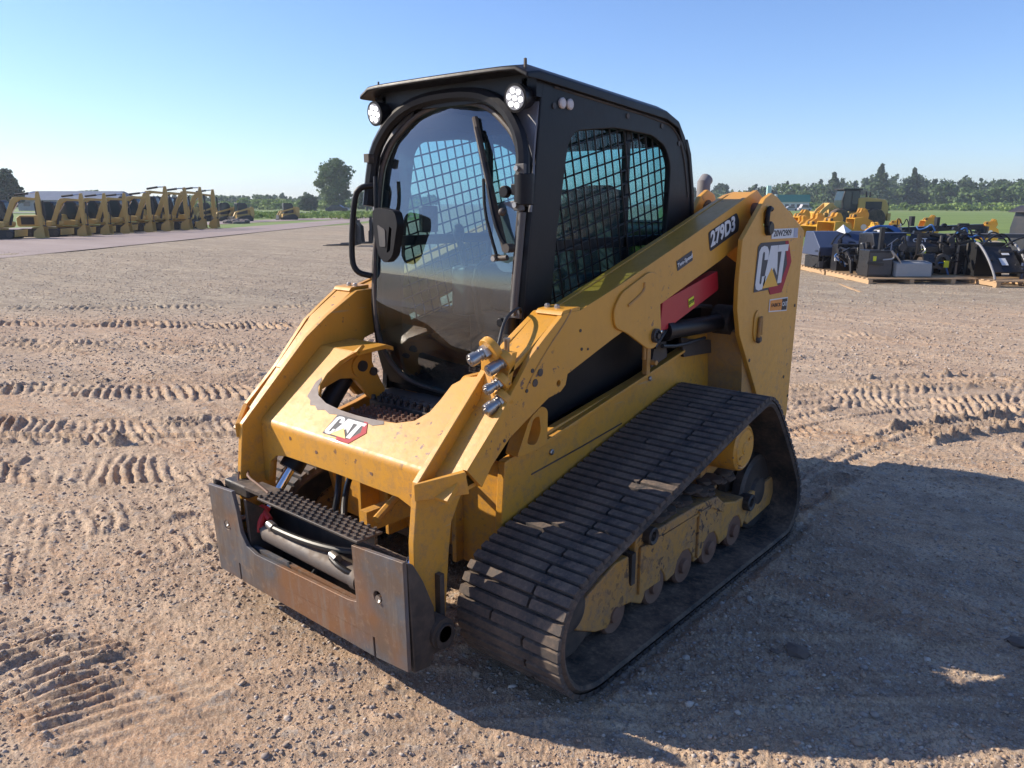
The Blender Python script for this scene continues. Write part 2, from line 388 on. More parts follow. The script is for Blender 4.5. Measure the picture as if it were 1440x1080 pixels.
def npmesh(name, co, faces, mat, k, smooth=False):
    me = bpy.data.meshes.new(name); me.vertices.add(len(co)); me.vertices.foreach_set('co', np.ascontiguousarray(co, dtype=np.float32).ravel())
    nf = len(faces); me.loops.add(nf*k); me.loops.foreach_set('vertex_index', np.ascontiguousarray(faces, dtype=np.int32).ravel())
    me.polygons.add(nf); me.polygons.foreach_set('loop_start', np.arange(0, nf*k, k, dtype=np.int32))
    me.update(calc_edges=True)
    if smooth: me.polygons.foreach_set('use_smooth', np.ones(nf, dtype=bool))
    me.materials.append(mat); o = bpy.data.objects.new(name, me); COL.objects.link(o); return o
def ground_mat():
    m, t, p = newmat('gravel_yard'); v = pos(t)
    sx = N(t, 'ShaderNodeSeparateXYZ'); t.links.new(v, sx.inputs[0])
    big = noise(t, v, .25, 4, .6); mid = noise(t, v, 1.4, 5, .65); fine = noise(t, v, 18, 6, .75); mic = noise(t, v, 90, 4, .8)
    mp = N(t, 'ShaderNodeMapping'); mp.inputs['Rotation'].default_value = (0, 0, R(-43)); mp.inputs['Scale'].default_value = (.10, .9, 1)
    t.links.new(v, mp.inputs[0]); streak = noise(t, mp.outputs[0], 1.3, 5, .65)
    # distance across the yard, away from the machine's front right
    n = mth(t, 'ADD', mth(t, 'MULTIPLY', sx.outputs[0], -.70), mth(t, 'MULTIPLY', sx.outputs[1], .71))
    n = mth(t, 'ADD', n, mth(t, 'MULTIPLY', mid, 1.5))
    grey = ramp(t, mth(t, 'MULTIPLY', mth(t, 'SUBTRACT', n, 8.2), .5), 0, 1)
    mud = mix(t, ramp(t, streak, .38, .62), (.45, .265, .155), (.66, .45, .28))
    mud = mix(t, ramp(t, mid, .45, .70), mud, (.68, .49, .33))
    mpb = N(t, 'ShaderNodeMapping'); mpb.inputs['Rotation'].default_value = (0, 0, R(-38)); mpb.inputs['Scale'].default_value = (.07, .8, 1); t.links.new(v, mpb.inputs[0])
    band = noise(t, mpb.outputs[0], 1.9, 7, .6)
    mud = mix(t, mth(t, 'MULTIPLY', ramp(t, band, .49, .56), .9), mud, (.23, .13, .085))
    mud = mix(t, mth(t, 'MULTIPLY', ramp(t, band, .44, .38), .5), mud, (.68, .53, .38))
    mud = mix(t, mth(t, 'MULTIPLY', ramp(t, big, .50, .62), .5), mud, (.47, .29, .18))
    gr = mix(t, ramp(t, streak, .40, .62), (.29, .25, .18), (.50, .43, .31))
    gr = mix(t, mth(t, 'MULTIPLY', ramp(t, big, .5, .66), .5), gr, (.55, .42, .28))
    mp3 = N(t, 'ShaderNodeMapping'); mp3.inputs['Rotation'].default_value = (0, 0, R(-43)); mp3.inputs['Scale'].default_value = (.35, 1.6, 1); t.links.new(v, mp3.inputs[0])
    s3 = noise(t, mp3.outputs[0], 2.6, 6, .8); gr = mix(t, mth(t, 'MULTIPLY', ramp(t, s3, .45, .6), .7), gr, (.19, .165, .13))
    c = mix(t, mth(t, 'MULTIPLY', grey, .95), mud, gr)
    grit = noise(t, v, 15, 3, .8); grit2 = noise(t, v, 5, 6, .85)
    c = mix(t, mth(t, 'MULTIPLY', mth(t, 'MULTIPLY', ramp(t, grit, .50, .60), mth(t, 'ADD', mth(t, 'MULTIPLY', grey, .6), .15)), .8), c, (.13, .115, .095))
    c = mix(t, mth(t, 'MULTIPLY', mth(t, 'MULTIPLY', ramp(t, grit2, .54, .62), mth(t, 'ADD', mth(t, 'MULTIPLY', grey, .5), .2)), .8), c, (.70, .62, .50))
    c = mix(t, mth(t, 'MULTIPLY', ramp(t, sx.outputs[2], .012, .045), mth(t, 'MULTIPLY', mth(t, 'SUBTRACT', 1, grey), .6)), c, (.20, .125, .085))
    # stones of several greys pressed into the surface
    vo = N(t, 'ShaderNodeTexVoronoi'); vo.inputs['Scale'].default_value = 62; t.links.new(v, vo.inputs[0])
    vd = N(t, 'ShaderNodeTexVoronoi'); vd.inputs['Scale'].default_value = 24; t.links.new(v, vd.inputs[0])
    hs = N(t, 'ShaderNodeSeparateColor'); t.links.new(vo.outputs['Color'], hs.inputs[0])
    hd = N(t, 'ShaderNodeSeparateColor'); t.links.new(vd.outputs['Color'], hd.inputs[0])
    cover = mth(t, 'ADD', mth(t, 'MULTIPLY', mid, .9), mth(t, 'MULTIPLY', grey, .25))
    st1 = mth(t, 'MULTIPLY', ramp(t, mth(t, 'ADD', hs.outputs[0], mth(t, 'MULTIPLY', cover, .5)), .66, .70), ramp(t, vo.outputs['Distance'], .62, .42))
    sc = mix(t, hs.outputs[1], (.20, .18, .165), (.62, .56, .48)); sc = mix(t, mth(t, 'MULTIPLY', hs.outputs[2], .5), sc, (.40, .25, .18))
    c = mix(t, mth(t, 'MULTIPLY', st1, .62), c, sc)
    st2 = mth(t, 'MULTIPLY', ramp(t, hd.outputs[0], .84, .86), ramp(t, vd.outputs['Distance'], .45, .30))
    c = mix(t, mth(t, 'MULTIPLY', st2, .6), c, mix(t, hd.outputs[1], (.15, .145, .15), (.5, .47, .43)))
    cl = noise(t, v, 7, 8, .85); cm = noise(t, mp.outputs[0], 9, 7, .8)
    c = mix(t, mth(t, 'MULTIPLY', ramp(t, cl, .46, .60), .5), c, (.20, .135, .09))
    c = mix(t, mth(t, 'MULTIPLY', ramp(t, cm, .52, .64), .40), c, (.66, .53, .37))
    c = mix(t, mth(t, 'MULTIPLY', ramp(t, fine, .38, .7), .28), c, (.58, .44, .29))
    c = mix(t, mth(t, 'MULTIPLY', ramp(t, mic, .50, .60), .55), c, (.16, .11, .075))
    c = mix(t, mth(t, 'MULTIPLY', ramp(t, noise(t, v, 150, 3, .7), .56, .64), .5), c, (.72, .60, .46))
    t.links.new(c, p.inputs['Base Color']); p.inputs['Roughness'].default_value = .92; p.inputs['Specular IOR Level'].default_value = .25
    h = mth(t, 'ADD', mth(t, 'MULTIPLY', fine, .5), mth(t, 'MULTIPLY', mic, .6))
    h = mth(t, 'ADD', h, mth(t, 'MULTIPLY', st1, .35)); h = mth(t, 'ADD', h, mth(t, 'MULTIPLY', st2, .5))
    bump(t, p, h, .9, .013); return m
GM = ground_mat()
g = npmesh('ground', np.stack([gx, gy, gz], 1), quads, GM, 4, True); g['kind'] = 'structure'
del AA, RR, I, J, quads
# loose stones --------------------------------------------------------------
import bmesh
_b = bmesh.new(); bmesh.ops.create_icosphere(_b, subdivisions=1, radius=1); icv = np.array([v.co[:] for v in _b.verts]); icf = np.array([[v.index for v in f.verts] for f in _b.faces]); _b.free()
OCV = np.array([(1, 0, 0), (-1, 0, 0), (0, 1, 0), (0, -1, 0), (0, 0, 1), (0, 0, -1.)]); OCF = np.array([(0, 2, 4), (2, 1, 4), (1, 3, 4), (3, 0, 4), (2, 0, 5), (1, 2, 5), (3, 1, 5), (0, 3, 5)])
def stones(name, n, rmin, rmax, smin, smax, mat, seed, lo=False, dn=.42):
    icv, icf = (OCV, OCF) if lo else (globals()['icv'], globals()['icf']); NV = len(icv)
    r = np.random.default_rng(seed)
    a = r.uniform(-R(40), R(40), n)+YAW; d = rmin*(rmax/rmin)**(r.random(n)**.8)
    x = CAMP.x+d*np.sin(a); y = CAMP.y+d*np.cos(a)
    dens = vnoise(x, y, 1.1, 33)*.7+vnoise(x, y, 4, 34)*.5; k = dens > dn+.2*r.random(n); x = x[k]; y = y[k]; n = len(x)
    s = smin*(smax/smin)**(r.random(n)**2.6)
    z = ground_height(x, y)+s*.12
    v = icv[None]*r.uniform(.65, 1.25, (n, NV, 1))*np.stack([r.uniform(.7, 1.2, n), r.uniform(.6, 1.1, n), r.uniform(.4, .75, n)], 1)[:, None, :]
    th = r.uniform(0, 6.28, n); c, q = np.cos(th)[:, None], np.sin(th)[:, None]
    vx = v[..., 0]*c-v[..., 1]*q; vy = v[..., 0]*q+v[..., 1]*c
    co = np.stack([vx, vy, v[..., 2]], -1)*s[:, None, None]+np.stack([x, y, z], 1)[:, None, :]
    f = icf[None]+(np.arange(n)*NV)[:, None, None]
    o = npmesh(name, co.reshape(-1, 3), f.reshape(-1, 3), mat, 3); return o
def stone_mat(name, a, b, c3):
    m, t, p = newmat(name); g_ = N(t, 'ShaderNodeNewGeometry')
    rp = N(t, 'ShaderNodeValToRGB'); t.links.new(g_.outputs['Random Per Island'], rp.inputs[0])
    e = rp.color_ramp.elements; e[0].color = (*a, 1); e[1].color = (*b, 1); e.new(.5).color = (*c3, 1); e.new(.8).color = (.34, .31, .29, 1)
    n1 = noise(t, pos(t), 40, 4); t.links.new(mix(t, mth(t, 'MULTIPLY', n1, .6), rp.outputs[0], (.34, .25, .18)), p.inputs['Base Color'])
    p.inputs['Roughness'].default_value = .9; return m
SM = stone_mat('mixed_stones', (.22, .20, .19), (.60, .54, .47), (.44, .31, .21))
tag(stones('gravel', 90000, 1.3, 12, .0030, .013, SM, 5, True, .22), kind='stuff', label='loose mixed gravel scattered over the yard')
tag(stones('gravel', 3500, 1.4, 10, .008, .021, SM, 6), kind='stuff', label='larger grey stones among the loose gravel')
tag(stones('gravel', 60000, 8, 32, .009, .026, SM, 8, True, .3), kind='stuff', label='coarser gravel strewn over the middle of the yard')
for (x, y, s, lb) in ((1.42, -.256, .045, 'dark clod of dirt in the shade beside the track loader'), (1.36, -.315, .018, 'small round stone next to the dark clod in the shade'), (2.032, .334, .045, 'sandy clod at the right edge in the shade')):
    b = MB(); v = icv*RNG.uniform(.8, 1.2, (12, 1))*np.array([1.2, .9, .42])*s; b.add(v+np.array([x, y, s*.22+float(ground_height(np.array([x]), np.array([y]))[0])]), [tuple(f) for f in icf])
    o = b.build('clod', paint('dirt_clod', (.13, .10, .085), .95, .3), smooth=False); tag(o, lb, 'clod')
# bearings and distances are taken from the survey point where the photographer stands
def bd(deg, dist): a = YAW+math.atan(math.tan(R(deg))*.9482); return Vector((CAMP.x+dist*math.sin(a), CAMP.y+dist*math.cos(a), 0))
def sheet(name, pts, z, mat):
    b = MB(); b.add([(p[0], p[1], z) for p in pts], [tuple(range(len(pts)))]); o = b.build(name, mat); o['kind'] = 'structure'; return o
def simple_ground(name, ca, cb, sc, stretch=None, c3=None):
    m, t, p = newmat(name); v = pos(t)
    mp = N(t, 'ShaderNodeMapping'); mp.inputs['Rotation'].default_value = (0, 0, R(-43)); mp.inputs['Scale'].default_value = (.2, 1, 1); t.links.new(v, mp.inputs[0])
    n1 = noise(t, mp.outputs[0], sc, 6, .7); n2 = noise(t, v, sc*14, 4, .7)
    c = mix(t, ramp(t, n1, .35, .65), ca, cb)
    if c3: c = mix(t, mth(t, 'MULTIPLY', ramp(t, noise(t, mp.outputs[0], sc*.22, 3), .5, .62), .6), c, c3)
    c = mix(t, mth(t, 'MULTIPLY', n2, .35), c, tuple(q*.6 for q in ca))
    t.links.new(c, p.inputs['Base Color']); p.inputs['Roughness'].default_value = .9; bump(t, p, n2, .5, .03); return m
ASPH = simple_ground('reddish_asphalt', (.29, .225, .20), (.37, .295, .265), .5)
GRASSM = simple_ground('mown_grass', (.12, .19, .025), (.19, .26, .045), .12, c3=(.24, .27, .075))
GRASSD = simple_ground('dry_grass', (.20, .25, .06), (.14, .23, .04), .3)
sheet('lawn', [bd(-34, 60), bd(-34, 900), bd(-7, 900), bd(-7, 84), bd(-14, 60), bd(-20, 56)], .010, GRASSD)
sheet('field', [bd(11, 36), bd(11, 1200), bd(50, 1200), bd(50, 30), bd(34, 30), bd(22, 33)], .012, GRASSM)
sheet('road', [(-11, -12.5), (-24.73, 4.94), (-31.4, 13.44), (-50.7, 37.2), (-78, 72), (-86, 66), (-64.7, 47.9), (-46, 23.9), (-40.6, 14.5), (-38.3, 9), (-30, -11), (-24, -25)], .022, ASPH)
sheet('road', [bd(-34, 52), bd(-34, 62), bd(-22, 76), bd(-16, 90), bd(-10.5, 100), bd(-10.5, 88), bd(-16, 80), bd(-21, 67)], .030, ASPH)
sheet('highway', [bd(-40, 170), bd(-40, 180), bd(-7, 160), bd(-7, 150)], .040, simple_ground('pale_asphalt', (.30, .30, .28), (.38, .37, .34), .4))
# ------------------------------------------------------------------ foliage
def leaf_mat(name, dark, mid_, light, sc=.6):
    m, t, p = newmat(name); v = pos(t); n1 = noise(t, v, sc, 4, .6); n2 = noise(t, v, sc*6, 3, .6)
    rp = N(t, 'ShaderNodeValToRGB'); t.links.new(mth(t, 'ADD', mth(t, 'MULTIPLY', n1, .65), mth(t, 'MULTIPLY', n2, .35)), rp.inputs[0])
    e = rp.color_ramp.elements; e[0].position = .36; e[0].color = (*dark, 1); e[1].position = .66; e[1].color = (*light, 1); e.new(.5).color = (*mid_, 1)
    t.links.new(rp.outputs[0], p.inputs['Base Color']); p.inputs['Roughness'].default_value = .75; p.inputs['Specular IOR Level'].default_value = .2
    tr = N(t, 'ShaderNodeBsdfTranslucent'); t.links.new(rp.outputs[0], tr.inputs[0]); mx = N(t, 'ShaderNodeMixShader'); mx.inputs[0].default_value = .22
    t.links.new(p.outputs[0], mx.inputs[1]); t.links.new(tr.outputs[0], mx.inputs[2]); t.links.new(mx.outputs[0], t.nodes['Material Output'].inputs[0]); return m
LEAF = leaf_mat('broad_leaves', (.07, .115, .045), (.105, .165, .06), (.16, .225, .085))
LEAFD = leaf_mat('dark_leaves', (.028, .055, .032), (.05, .085, .042), (.08, .125, .055))
PINE = leaf_mat('pine_needles', (.048, .08, .045), (.078, .12, .058), (.12, .165, .08), .25)
BRUSH = leaf_mat('brush_leaves', (.12, .18, .045), (.18, .26, .065), (.26, .34, .10), .2)
BARK = paint('bark', (.09, .07, .055), .9, .1)
def clumps(blobs, n, size, seed, flatz=.75):
    """n leaf sprays per blob, spread through each blob's volume, mostly near its skin"""
    r = np.random.default_rng(seed); out = []
    for (cx, cy, cz, rx, ry, rz) in blobs:
        d = r.normal(size=(n, 3)); d /= np.linalg.norm(d, axis=1)[:, None]; q = r.random(n)**.45
        bump_ = 1+.22*np.sin(d[:, 0]*5+cx)*np.cos(d[:, 2]*6+cz)+.12*np.sin(d[:, 1]*11)
        c = d*(q*bump_)[:, None]*np.array([rx, ry, rz])+np.array([cx, cy, cz])
        a = r.normal(size=(n, 3)); a /= np.linalg.norm(a, axis=1)[:, None]; b = np.cross(a, d+r.normal(size=(n, 3))*.6); b /= np.linalg.norm(b, axis=1)[:, None]+1e-9
        s = size*r.uniform(.5, 1.3, n)[:, None]
        out.append(np.stack([c-a*s-b*s*.4, c+a*s*.1-b*s*.9, c+a*s+b*s*.3, c-a*s*.2+b*s*.8], 1))
    co = np.concatenate(out).reshape(-1, 3); f = np.arange(len(co)).reshape(-1, 4); return co, f
def tree(name, label, loc, h, w, mat, n=260, seed=0, kind='broad', size=.34, cat='tree', group=None, trunk=.3, low=.22):
    r = random.Random(seed); t = thing(name, label, cat, loc, 0, group)
    b = MB(); b.cyl((0, 0, 0), (r.uniform(-.2, .2), 0, h*.5), trunk, trunk*.55, 8); b.cyl((0, 0, h*.5), (0, 0, h*.88), trunk*.55, trunk*.15, 7)
    blobs = []
    if kind == 'pine':
        k = 9
        for i in range(k):
            q = i/(k-1); rr = w/2*(1-q*.85)*r.uniform(.75, 1.1); zz = h*(low+(1-low)*q)
            for j in range(2 if i < k-2 else 1): a = r.uniform(0, 6.28); blobs.append((math.cos(a)*rr*.35, math.sin(a)*rr*.35, zz, rr*.8, rr*.8, h*.07))
    else:
        k = 15
        for i in range(k):
            zz = low+(1-low)*(i+.6)/k; env = math.sin(math.pi*min(1, (zz-low*.6)/(1-low*.6)*.86+.1))**.6
            a = i*2.4+r.uniform(-.4, .4); rr = w*.5*env*r.uniform(.45, .75)
            s_ = w*.19*r.uniform(.75, 1.3); blobs.append((math.cos(a)*rr, math.sin(a)*rr, zz*h*.94, s_, s_, s_*.8))
            b.tube([(0, 0, h*zz*.55), (math.cos(a)*rr*.5, math.sin(a)*rr*.5, h*zz*.8), (math.cos(a)*rr, math.sin(a)*rr, zz*h*.93)], trunk*.16, 5)
        blobs.append((0, 0, h*.6, w*.2, w*.2, h*.22))
    b.build('trunk', BARK, t)
    co, f = clumps(blobs, n, size, seed+1); c = npmesh('crown', co, f, mat, 4); c.parent = t; return t
def wood(name, label, spec, mat, seed, size=.5, n=36):
    """a far wood that reads as one mass: spec lists (bearing, distance, height, width, pine?)"""
    r = random.Random(seed); blobs = []
    for (dg, ds, h, w, pine) in spec:
        p = bd(dg, ds)
        if pine:
            for i in range(6):
                q = i/5; rr = w*.5*(1-.82*q)*r.uniform(.8, 1.15); blobs.append((p.x+r.uniform(-.3, .3), p.y+r.uniform(-.3, .3), h*(.15+.82*q), rr, rr, h*.10))
        else:
            for i in range(6):
                a = r.uniform(0, 6.28); q = r.random(); zz = h*(.2+.68*q); rr = w*.3*(1-.4*q); blobs.append((p.x+math.cos(a)*rr, p.y+math.sin(a)*rr, zz, w*.27, w*.27, h*.15))
    co, f = clumps(blobs, n, size, seed); o = npmesh(name, co, f, mat, 4); tag(o, label, kind='stuff'); return o
r = random.Random(3)
sp = []
for i in range(150):
    dg = 13.5+27*i/150+r.uniform(-.2, .2); pxl = math.degrees(0)+dg
    base = np.interp(dg, [13, 16, 19, 22, 24.5, 27, 28.5, 31, 36, 41], [7, 8.2, 9.2, 10.8, 12.2, 13.2, 11.8, 11.4, 11.8, 11.6])
    sp.append((dg, r.uniform(290, 345), base*r.uniform(.70, .97), r.uniform(6.5, 10), r.random() < .3))
wood('woodland', 'long wood of mixed pines and broadleaf trees behind the green field', sp, PINE, 21, .55, 44)
sp = [(dg, r.uniform(275, 292), r.uniform(5, 9)*(.7 if dg < 19 else 1), r.uniform(5, 8), False) for dg in np.linspace(14, 40, 90)]
wood('woodland', 'paler broadleaf trees at the foot of the right wood', sp, LEAF, 22, .5, 40)
sp = [(dg, r.uniform(225, 262), r.uniform(1.0, 2.4), r.uniform(4, 9), False) for dg in np.linspace(14, 40, 70)]
wood('brush', 'pale green brush along the far edge of the right field', sp, BRUSH, 23, .4, 26)
sp = [(dg, r.uniform(300, 380), r.uniform(3.4, 5.2)*(1.25 if dg < -28 else 1), r.uniform(5, 9), r.random() < .3) for dg in np.linspace(-35, -6, 110)]
wood('woodland', 'low wooded skyline behind the grass on the left', sp, LEAF, 24, .6, 40)
sp = [(dg, r.uniform(205, 240), r.uniform(1.6, 3.0), r.uniform(4, 7), False) for dg in np.linspace(-26, -7, 80)]
wood('brush', 'green scrub along the highway on the left', sp, BRUSH, 25, .42, 36)
sp = [(dg, r.uniform(86, 132), r.uniform(.25, .6), r.uniform(3, 6), False) for dg in np.linspace(-27, -9, 90)]
wood('brush', 'weeds growing in the ditch beyond the paved road', sp, BRUSH, 26, .22, 16)
tree('oak_tree', 'tall lone broadleaf tree standing beside the highway left of the track loader cab', bd(-13.15, 190), 11.6, 9.0, LEAF, 430, 31, size=.3, trunk=.4, low=.12)
tree('maple_tree', 'dark tree at the far left edge of the yard, taller one of the pair', bd(-35.6, 160), 6.4, 7, LEAFD, 300, 32, size=.3)
tree('maple_tree', 'dark rounded tree at far left just behind the first excavator, lower of the pair', bd(-33.8, 155), 6.6, 5.2, LEAFD, 300, 33, size=.3)
tree('shrub', 'dark round bush by the highway left of the tall lone tree', bd(-15.1, 186), 3.3, 4.6, LEAFD, 200, 34, cat='bush', size=.3, low=.05)
tree('maple_tree', 'small feathery tree right of the tall lone tree near the cab handle', bd(-10.9, 190), 4.6, 4.6, LEAF, 160, 35, size=.25)
tree('pine_tree', 'tallest pine of the right wood, above the wheel loader hood', bd(25.9, 268), 12.6, 8.5, PINE, 190, 36, 'pine', size=.5)
tree('pine_tree', 'pointed pine of the right wood, just left of the wheel loader cab', bd(23.0, 272), 10.6, 7, PINE, 180, 37, 'pine', size=.5)
tree('pine_tree', 'slim dark pine of the right wood, right of the wheel loader', bd(27.9, 270), 11.4, 6, LEAFD, 170, 38, 'pine', size=.5)
tree('maple_tree', 'round topped tree rising behind the rear of the loader arm beside the exhaust', bd(15.4, 330), 9.2, 9, LEAFD, 200, 39, size=.5)
# ================================================================== TRACK LOADER
L = thing('track_loader', 'yellow compact track loader with black cab standing in the foreground, empty coupler plate lowered', 'track loader')
# ---- rubber tracks
def catmull(pts, n=14):
    P = [np.array(p, float) for p in pts]; k = len(P); out = []
    for i in range(k):
        a, b, c, d = P[i-1], P[i], P[(i+1) % k], P[(i+2) % k]
        for j in range(n):
            t = j/n; out.append(.5*((2*b)+(c-a)*t+(2*a-5*b+4*c-d)*t*t+(3*b-a-3*c+d)*t**3))
    return np.array(out)
TP = [(-.80, .0), (-.93, .004), (-1.05, .05), (-1.125, .155), (-1.14, .28), (-1.085, .40), (-.98, .462), (-.75, .52), (-.35, .625), (.05, .725), (.28, .778), (.41, .795), (.52, .735), (.66, .575), (.80, .395), (.885, .25), (.885, .12), (.80, .018), (.68, .0), (.3, .0), (-.1, .0), (-.5, .0)]
TC = catmull(TP); seg_ = np.hypot(*(np.roll(TC, -1, 0)-TC).T); TL = seg_.sum(); cum = np.concatenate([[0], np.cumsum(seg_)])
TCC = np.vstack([TC, TC[:1]])
def tp(s):
    s = s % TL; y = np.interp(s, cum, TCC[:, 0]); z = np.interp(s, cum, TCC[:, 1])
    y2 = np.interp((s+.01) % TL, cum, TCC[:, 0]); z2 = np.interp((s+.01) % TL, cum, TCC[:, 1])
    y1 = np.interp((s-.01) % TL, cum, TCC[:, 0]); z1 = np.interp((s-.01) % TL, cum, TCC[:, 1])
    a = math.atan2(z2-z1, y2-y1); return y, z, a
NLUG = 106; LH = .017
def inset(d, n=184):
    out = []
    for i in range(n):
        y, z, a = tp(TL*i/n); out.append((y-math.sin(a)*d*ORI, z+math.cos(a)*d*ORI))
    return out
# orientation: the loop runs so that the inside lies on one known side
y_, z_, a_ = tp(0); ORI = 1 if math.cos(a_)*(.3-z_) > 0 else -1
if math.sin(a_)*0+math.cos(a_)*1 < 0: ORI = -1
def lug_mesh(w):
    b = MB(); hl, hb = .0155, .0200
    for sx in (0,):
        pts = []
        for x, q in ((0, .85), (.005, 1), (w-.005, 1), (w, .85)):
            pts.append([(x, -hb*q, 0), (x, -hl*q, -LH), (x, hl*q, -LH), (x, hb*q, 0)])
        vs = [p for r_ in pts for p in r_]; fs = []
        for i in range(3):
            for k in range(3): fs.append((i*4+k, (i+1)*4+k, (i+1)*4+k+1, i*4+k+1))
        fs += [(0, 1, 2, 3), (15, 14, 13, 12)]
        b.add(vs, fs)
    return b
def make_track(side):
    x0, x1 = (.54, .99) if side > 0 else (-.99, -.54)
    o_, i_ = inset(LH), inset(LH+.028); n = len(o_); vs = []
    for k in range(n):
        (a, b), (c, d) = o_[k], i_[k]
        vs += [(x0+.012, a, b), (x1-.012, a, b), (x1, .5*(a+c), .5*(b+d)), (x1-.008, c, d), (x0+.008, c, d), (x0, .5*(a+c), .5*(b+d))]
    fs = [(k*6+j, k*6+(j+1) % 6, ((k+1) % n)*6+(j+1) % 6, ((k+1) % n)*6+j) for k in range(n) for j in range(6)]
    m = MB(); m.add(vs, fs); T = m.build('rubber_track', RUB, L, smooth=True)
    # drive lugs inside
    dl = MB()
    for k in range(46):
        y, z, a = tp(TL*k/46); c = Vector((0, y-math.sin(a)*(LH+.045)*ORI, z+math.cos(a)*(LH+.045)*ORI))
        dl.box(-.03+(x0+x1)/2, .03+(x0+x1)/2, c.y-.02, c.y+.02, c.z-.02, c.z+.02, Matrix.Rotation(a, 3, 'X'))
    dl.build('drive_lugs', RUB, T, kind='stuff')
    # tread bars: two per row, the split wandering from row to row
    cuts = [.30, .30, .30, .16, .16, .30, .30, .16]; protos = {}
    rr = random.Random(5+side); merged = MB()
    for k in range(NLUG):
        y, z, a = tp(TL*(k+.5)/NLUG); cut = cuts[k % 8]
        for (p, w) in (((x0+.004, cut-.010), (x0+.004+cut, .442-cut)) if k % 8 not in (1, 4, 7) else ((x0+.004, .442),)):
            base = Vector((p, y-math.sin(a)*LH*ORI, z+math.cos(a)*LH*ORI))
            rot = Matrix.Rotation(a+(0 if ORI > 0 else math.pi), 4, 'X'); mat = Matrix.Translation(base) @ rot
            if side > 0:
                key = round(w, 3)
                if key not in protos: protos[key] = lug_mesh(w).build('tread_bar', RUBT, T); q = protos[key]
                else: q = protos[key].copy(); COL.objects.link(q)
                q.matrix_local = mat
            else:
                lm = lug_mesh(w).xform(mat); merged.add(lm.v, lm.f)
    if side < 0: merged.build('tread_bars', RUBT, T, kind='stuff')
    return T
for s in (1, -1): make_track(s)
# ---- undercarriage
def undercarriage(s):
    X = lambda a, b: (s*a, s*b) if s > 0 else (-b, -a)
    fr = [(-.86, .16), (-.87, .20), (-.80, .27), (-.62, .33), (-.525, .325), (-.515, .21), (-.49, .21), (-.48, .385), (-.37, .40), (-.355, .36), (-.30, .365), (.0, .365), (.21, .35), (.28, .30), (.42, .265), (.60, .262), (.86, .275), (.87, .20), (.83, .125), (.64, .105), (.56, .10), (.52, .13)]
    for c in (.415, .165, -.075, -.315): fr += [(c+.088, .10), (c+.07, .14), (c+.035, .182), (c-.02, .190), (c-.06, .165), (c-.082, .11)]
    fr += [(-.42, .08), (-.50, .12), (-.60, .135), (-.66, .08), (-.74, .10)]
    x0, x1 = X(.70, .855); m = MB(); m.prism(fr, 0, x0, x1); F = m.build('track_frame', YELD, L, bevel=.008)
    if s > 0:
        for y0, y1, z0, z1 in ((-.46, -.30, .14, .34), (.02, .035, .12, .34)): MB().box(.855, .868, y0, y1, z0, z1).build('frame_plate', YELD, F, bevel=.004)
        MB().box(.80, .862, -.515, -.488, .20, .33).build('frame_gap', BLKD, F)
        MB().prism([(-.30, .33), (.15, .33), (.26, .27), (.26, .262), (.15, .318), (-.30, .318)], 0, .855, .862).build('weld_rib', YELD, F)
    x0, x1 = X(.50, .70); MB().box(x0, x1, -.55, -.40, .20, .34).box(x0, x1, .35, .5, .2, .34).build('cross_tube', YELD, F)
    def roller(name, y, z, r, xa, xb, hub=.05, par=F):
        c = (s*(xa+xb)/2, y, z); w = (xb-xa)/2
        pr = [(-w, r*.35), (-w, r*.9), (-w+.012, r), (-w+.05, r), (-w+.058, r*.72), (w-.058, r*.72), (w-.05, r), (w-.012, r), (w, r*.9), (w-.004, r*.42), (w+.012, r*.38), (w+.016, r*.12)]
        if s < 0: pr = [(-a, q) for a, q in pr]
        return MB().lathe(pr, c, 0, 30).build(name, BROWN if name == 'roller' else BLKD, par, smooth=True)
    for c in (.415, .165, -.075, -.315, -.61): roller('roller', c, .116, .080, .70, .850)
    roller('idler', -.885, .245, .19, .71, .845); roller('idler', .68, .232, .190, .71, .842)
    for (y, z, r) in ((.52, .232, .042), (-.40, .372, .036)):
        b = MB(); b.lathe([(s*.80, r), (s*.885, r), (s*.89, r*.85), (s*.885, r*.55), (s*.87, r*.5)], (0, y, z), 0, 20); b.build('axle_boss', BLKD, F, smooth=True)
    # grease and mud heaped on top of the frame
    # sprocket and final drive
    n = 13; P = []
    for i in range(n):
        for q, rr in ((0, .205), (.22, .205), (.36, .155), (.86, .155)): a = 2*math.pi*(i+q)/n; P.append((.30+rr*math.cos(a), .535+rr*math.sin(a)))
    x0, x1 = X(.745, .785); m = MB(); m.prism(P, 0, x0, x1); sp_ = m.build('sprocket', YELD, L, bevel=.006)
    pr = [(.62, .10), (.74, .115), (.80, .112), (.90, .108), (.925, .103), (.932, .092), (.928, .086), (.934, .080), (.934, .03), (.938, .026), (.938, .001)]
    m = MB(); m.lathe([(s*a, q) for a, q in pr], (0, .285, .575), 0, 36); dc = m.build('final_drive', YEL, L, smooth=True)
    if s > 0:
        for a in (40, 220): MB().box(.932, .939, .285+.055*math.cos(R(a))-.012, .285+.055*math.cos(R(a))+.012, .575+.055*math.sin(R(a))-.006, .575+.055*math.sin(R(a))+.006).build('drain_plug', YELD, dc)
undercarriage(1); undercarriage(-1)
# heaped dirt lying on the frame
m = MB()
for i in range(150):
    y = RNG.uniform(-.34, .42); z = .37+RNG.uniform(0, .05); m.add(icv*RNG.uniform(.014, .036)*np.array([1.6, 1.6, .7])+np.array([RNG.uniform(.68, .83), y, z]), [tuple(f) for f in icf])
tag(m.build('dirt', paint('packed_dirt', (.07, .052, .042), .95, .3), smooth=True), 'dark packed dirt heaped on top of the left track frame', kind='stuff')
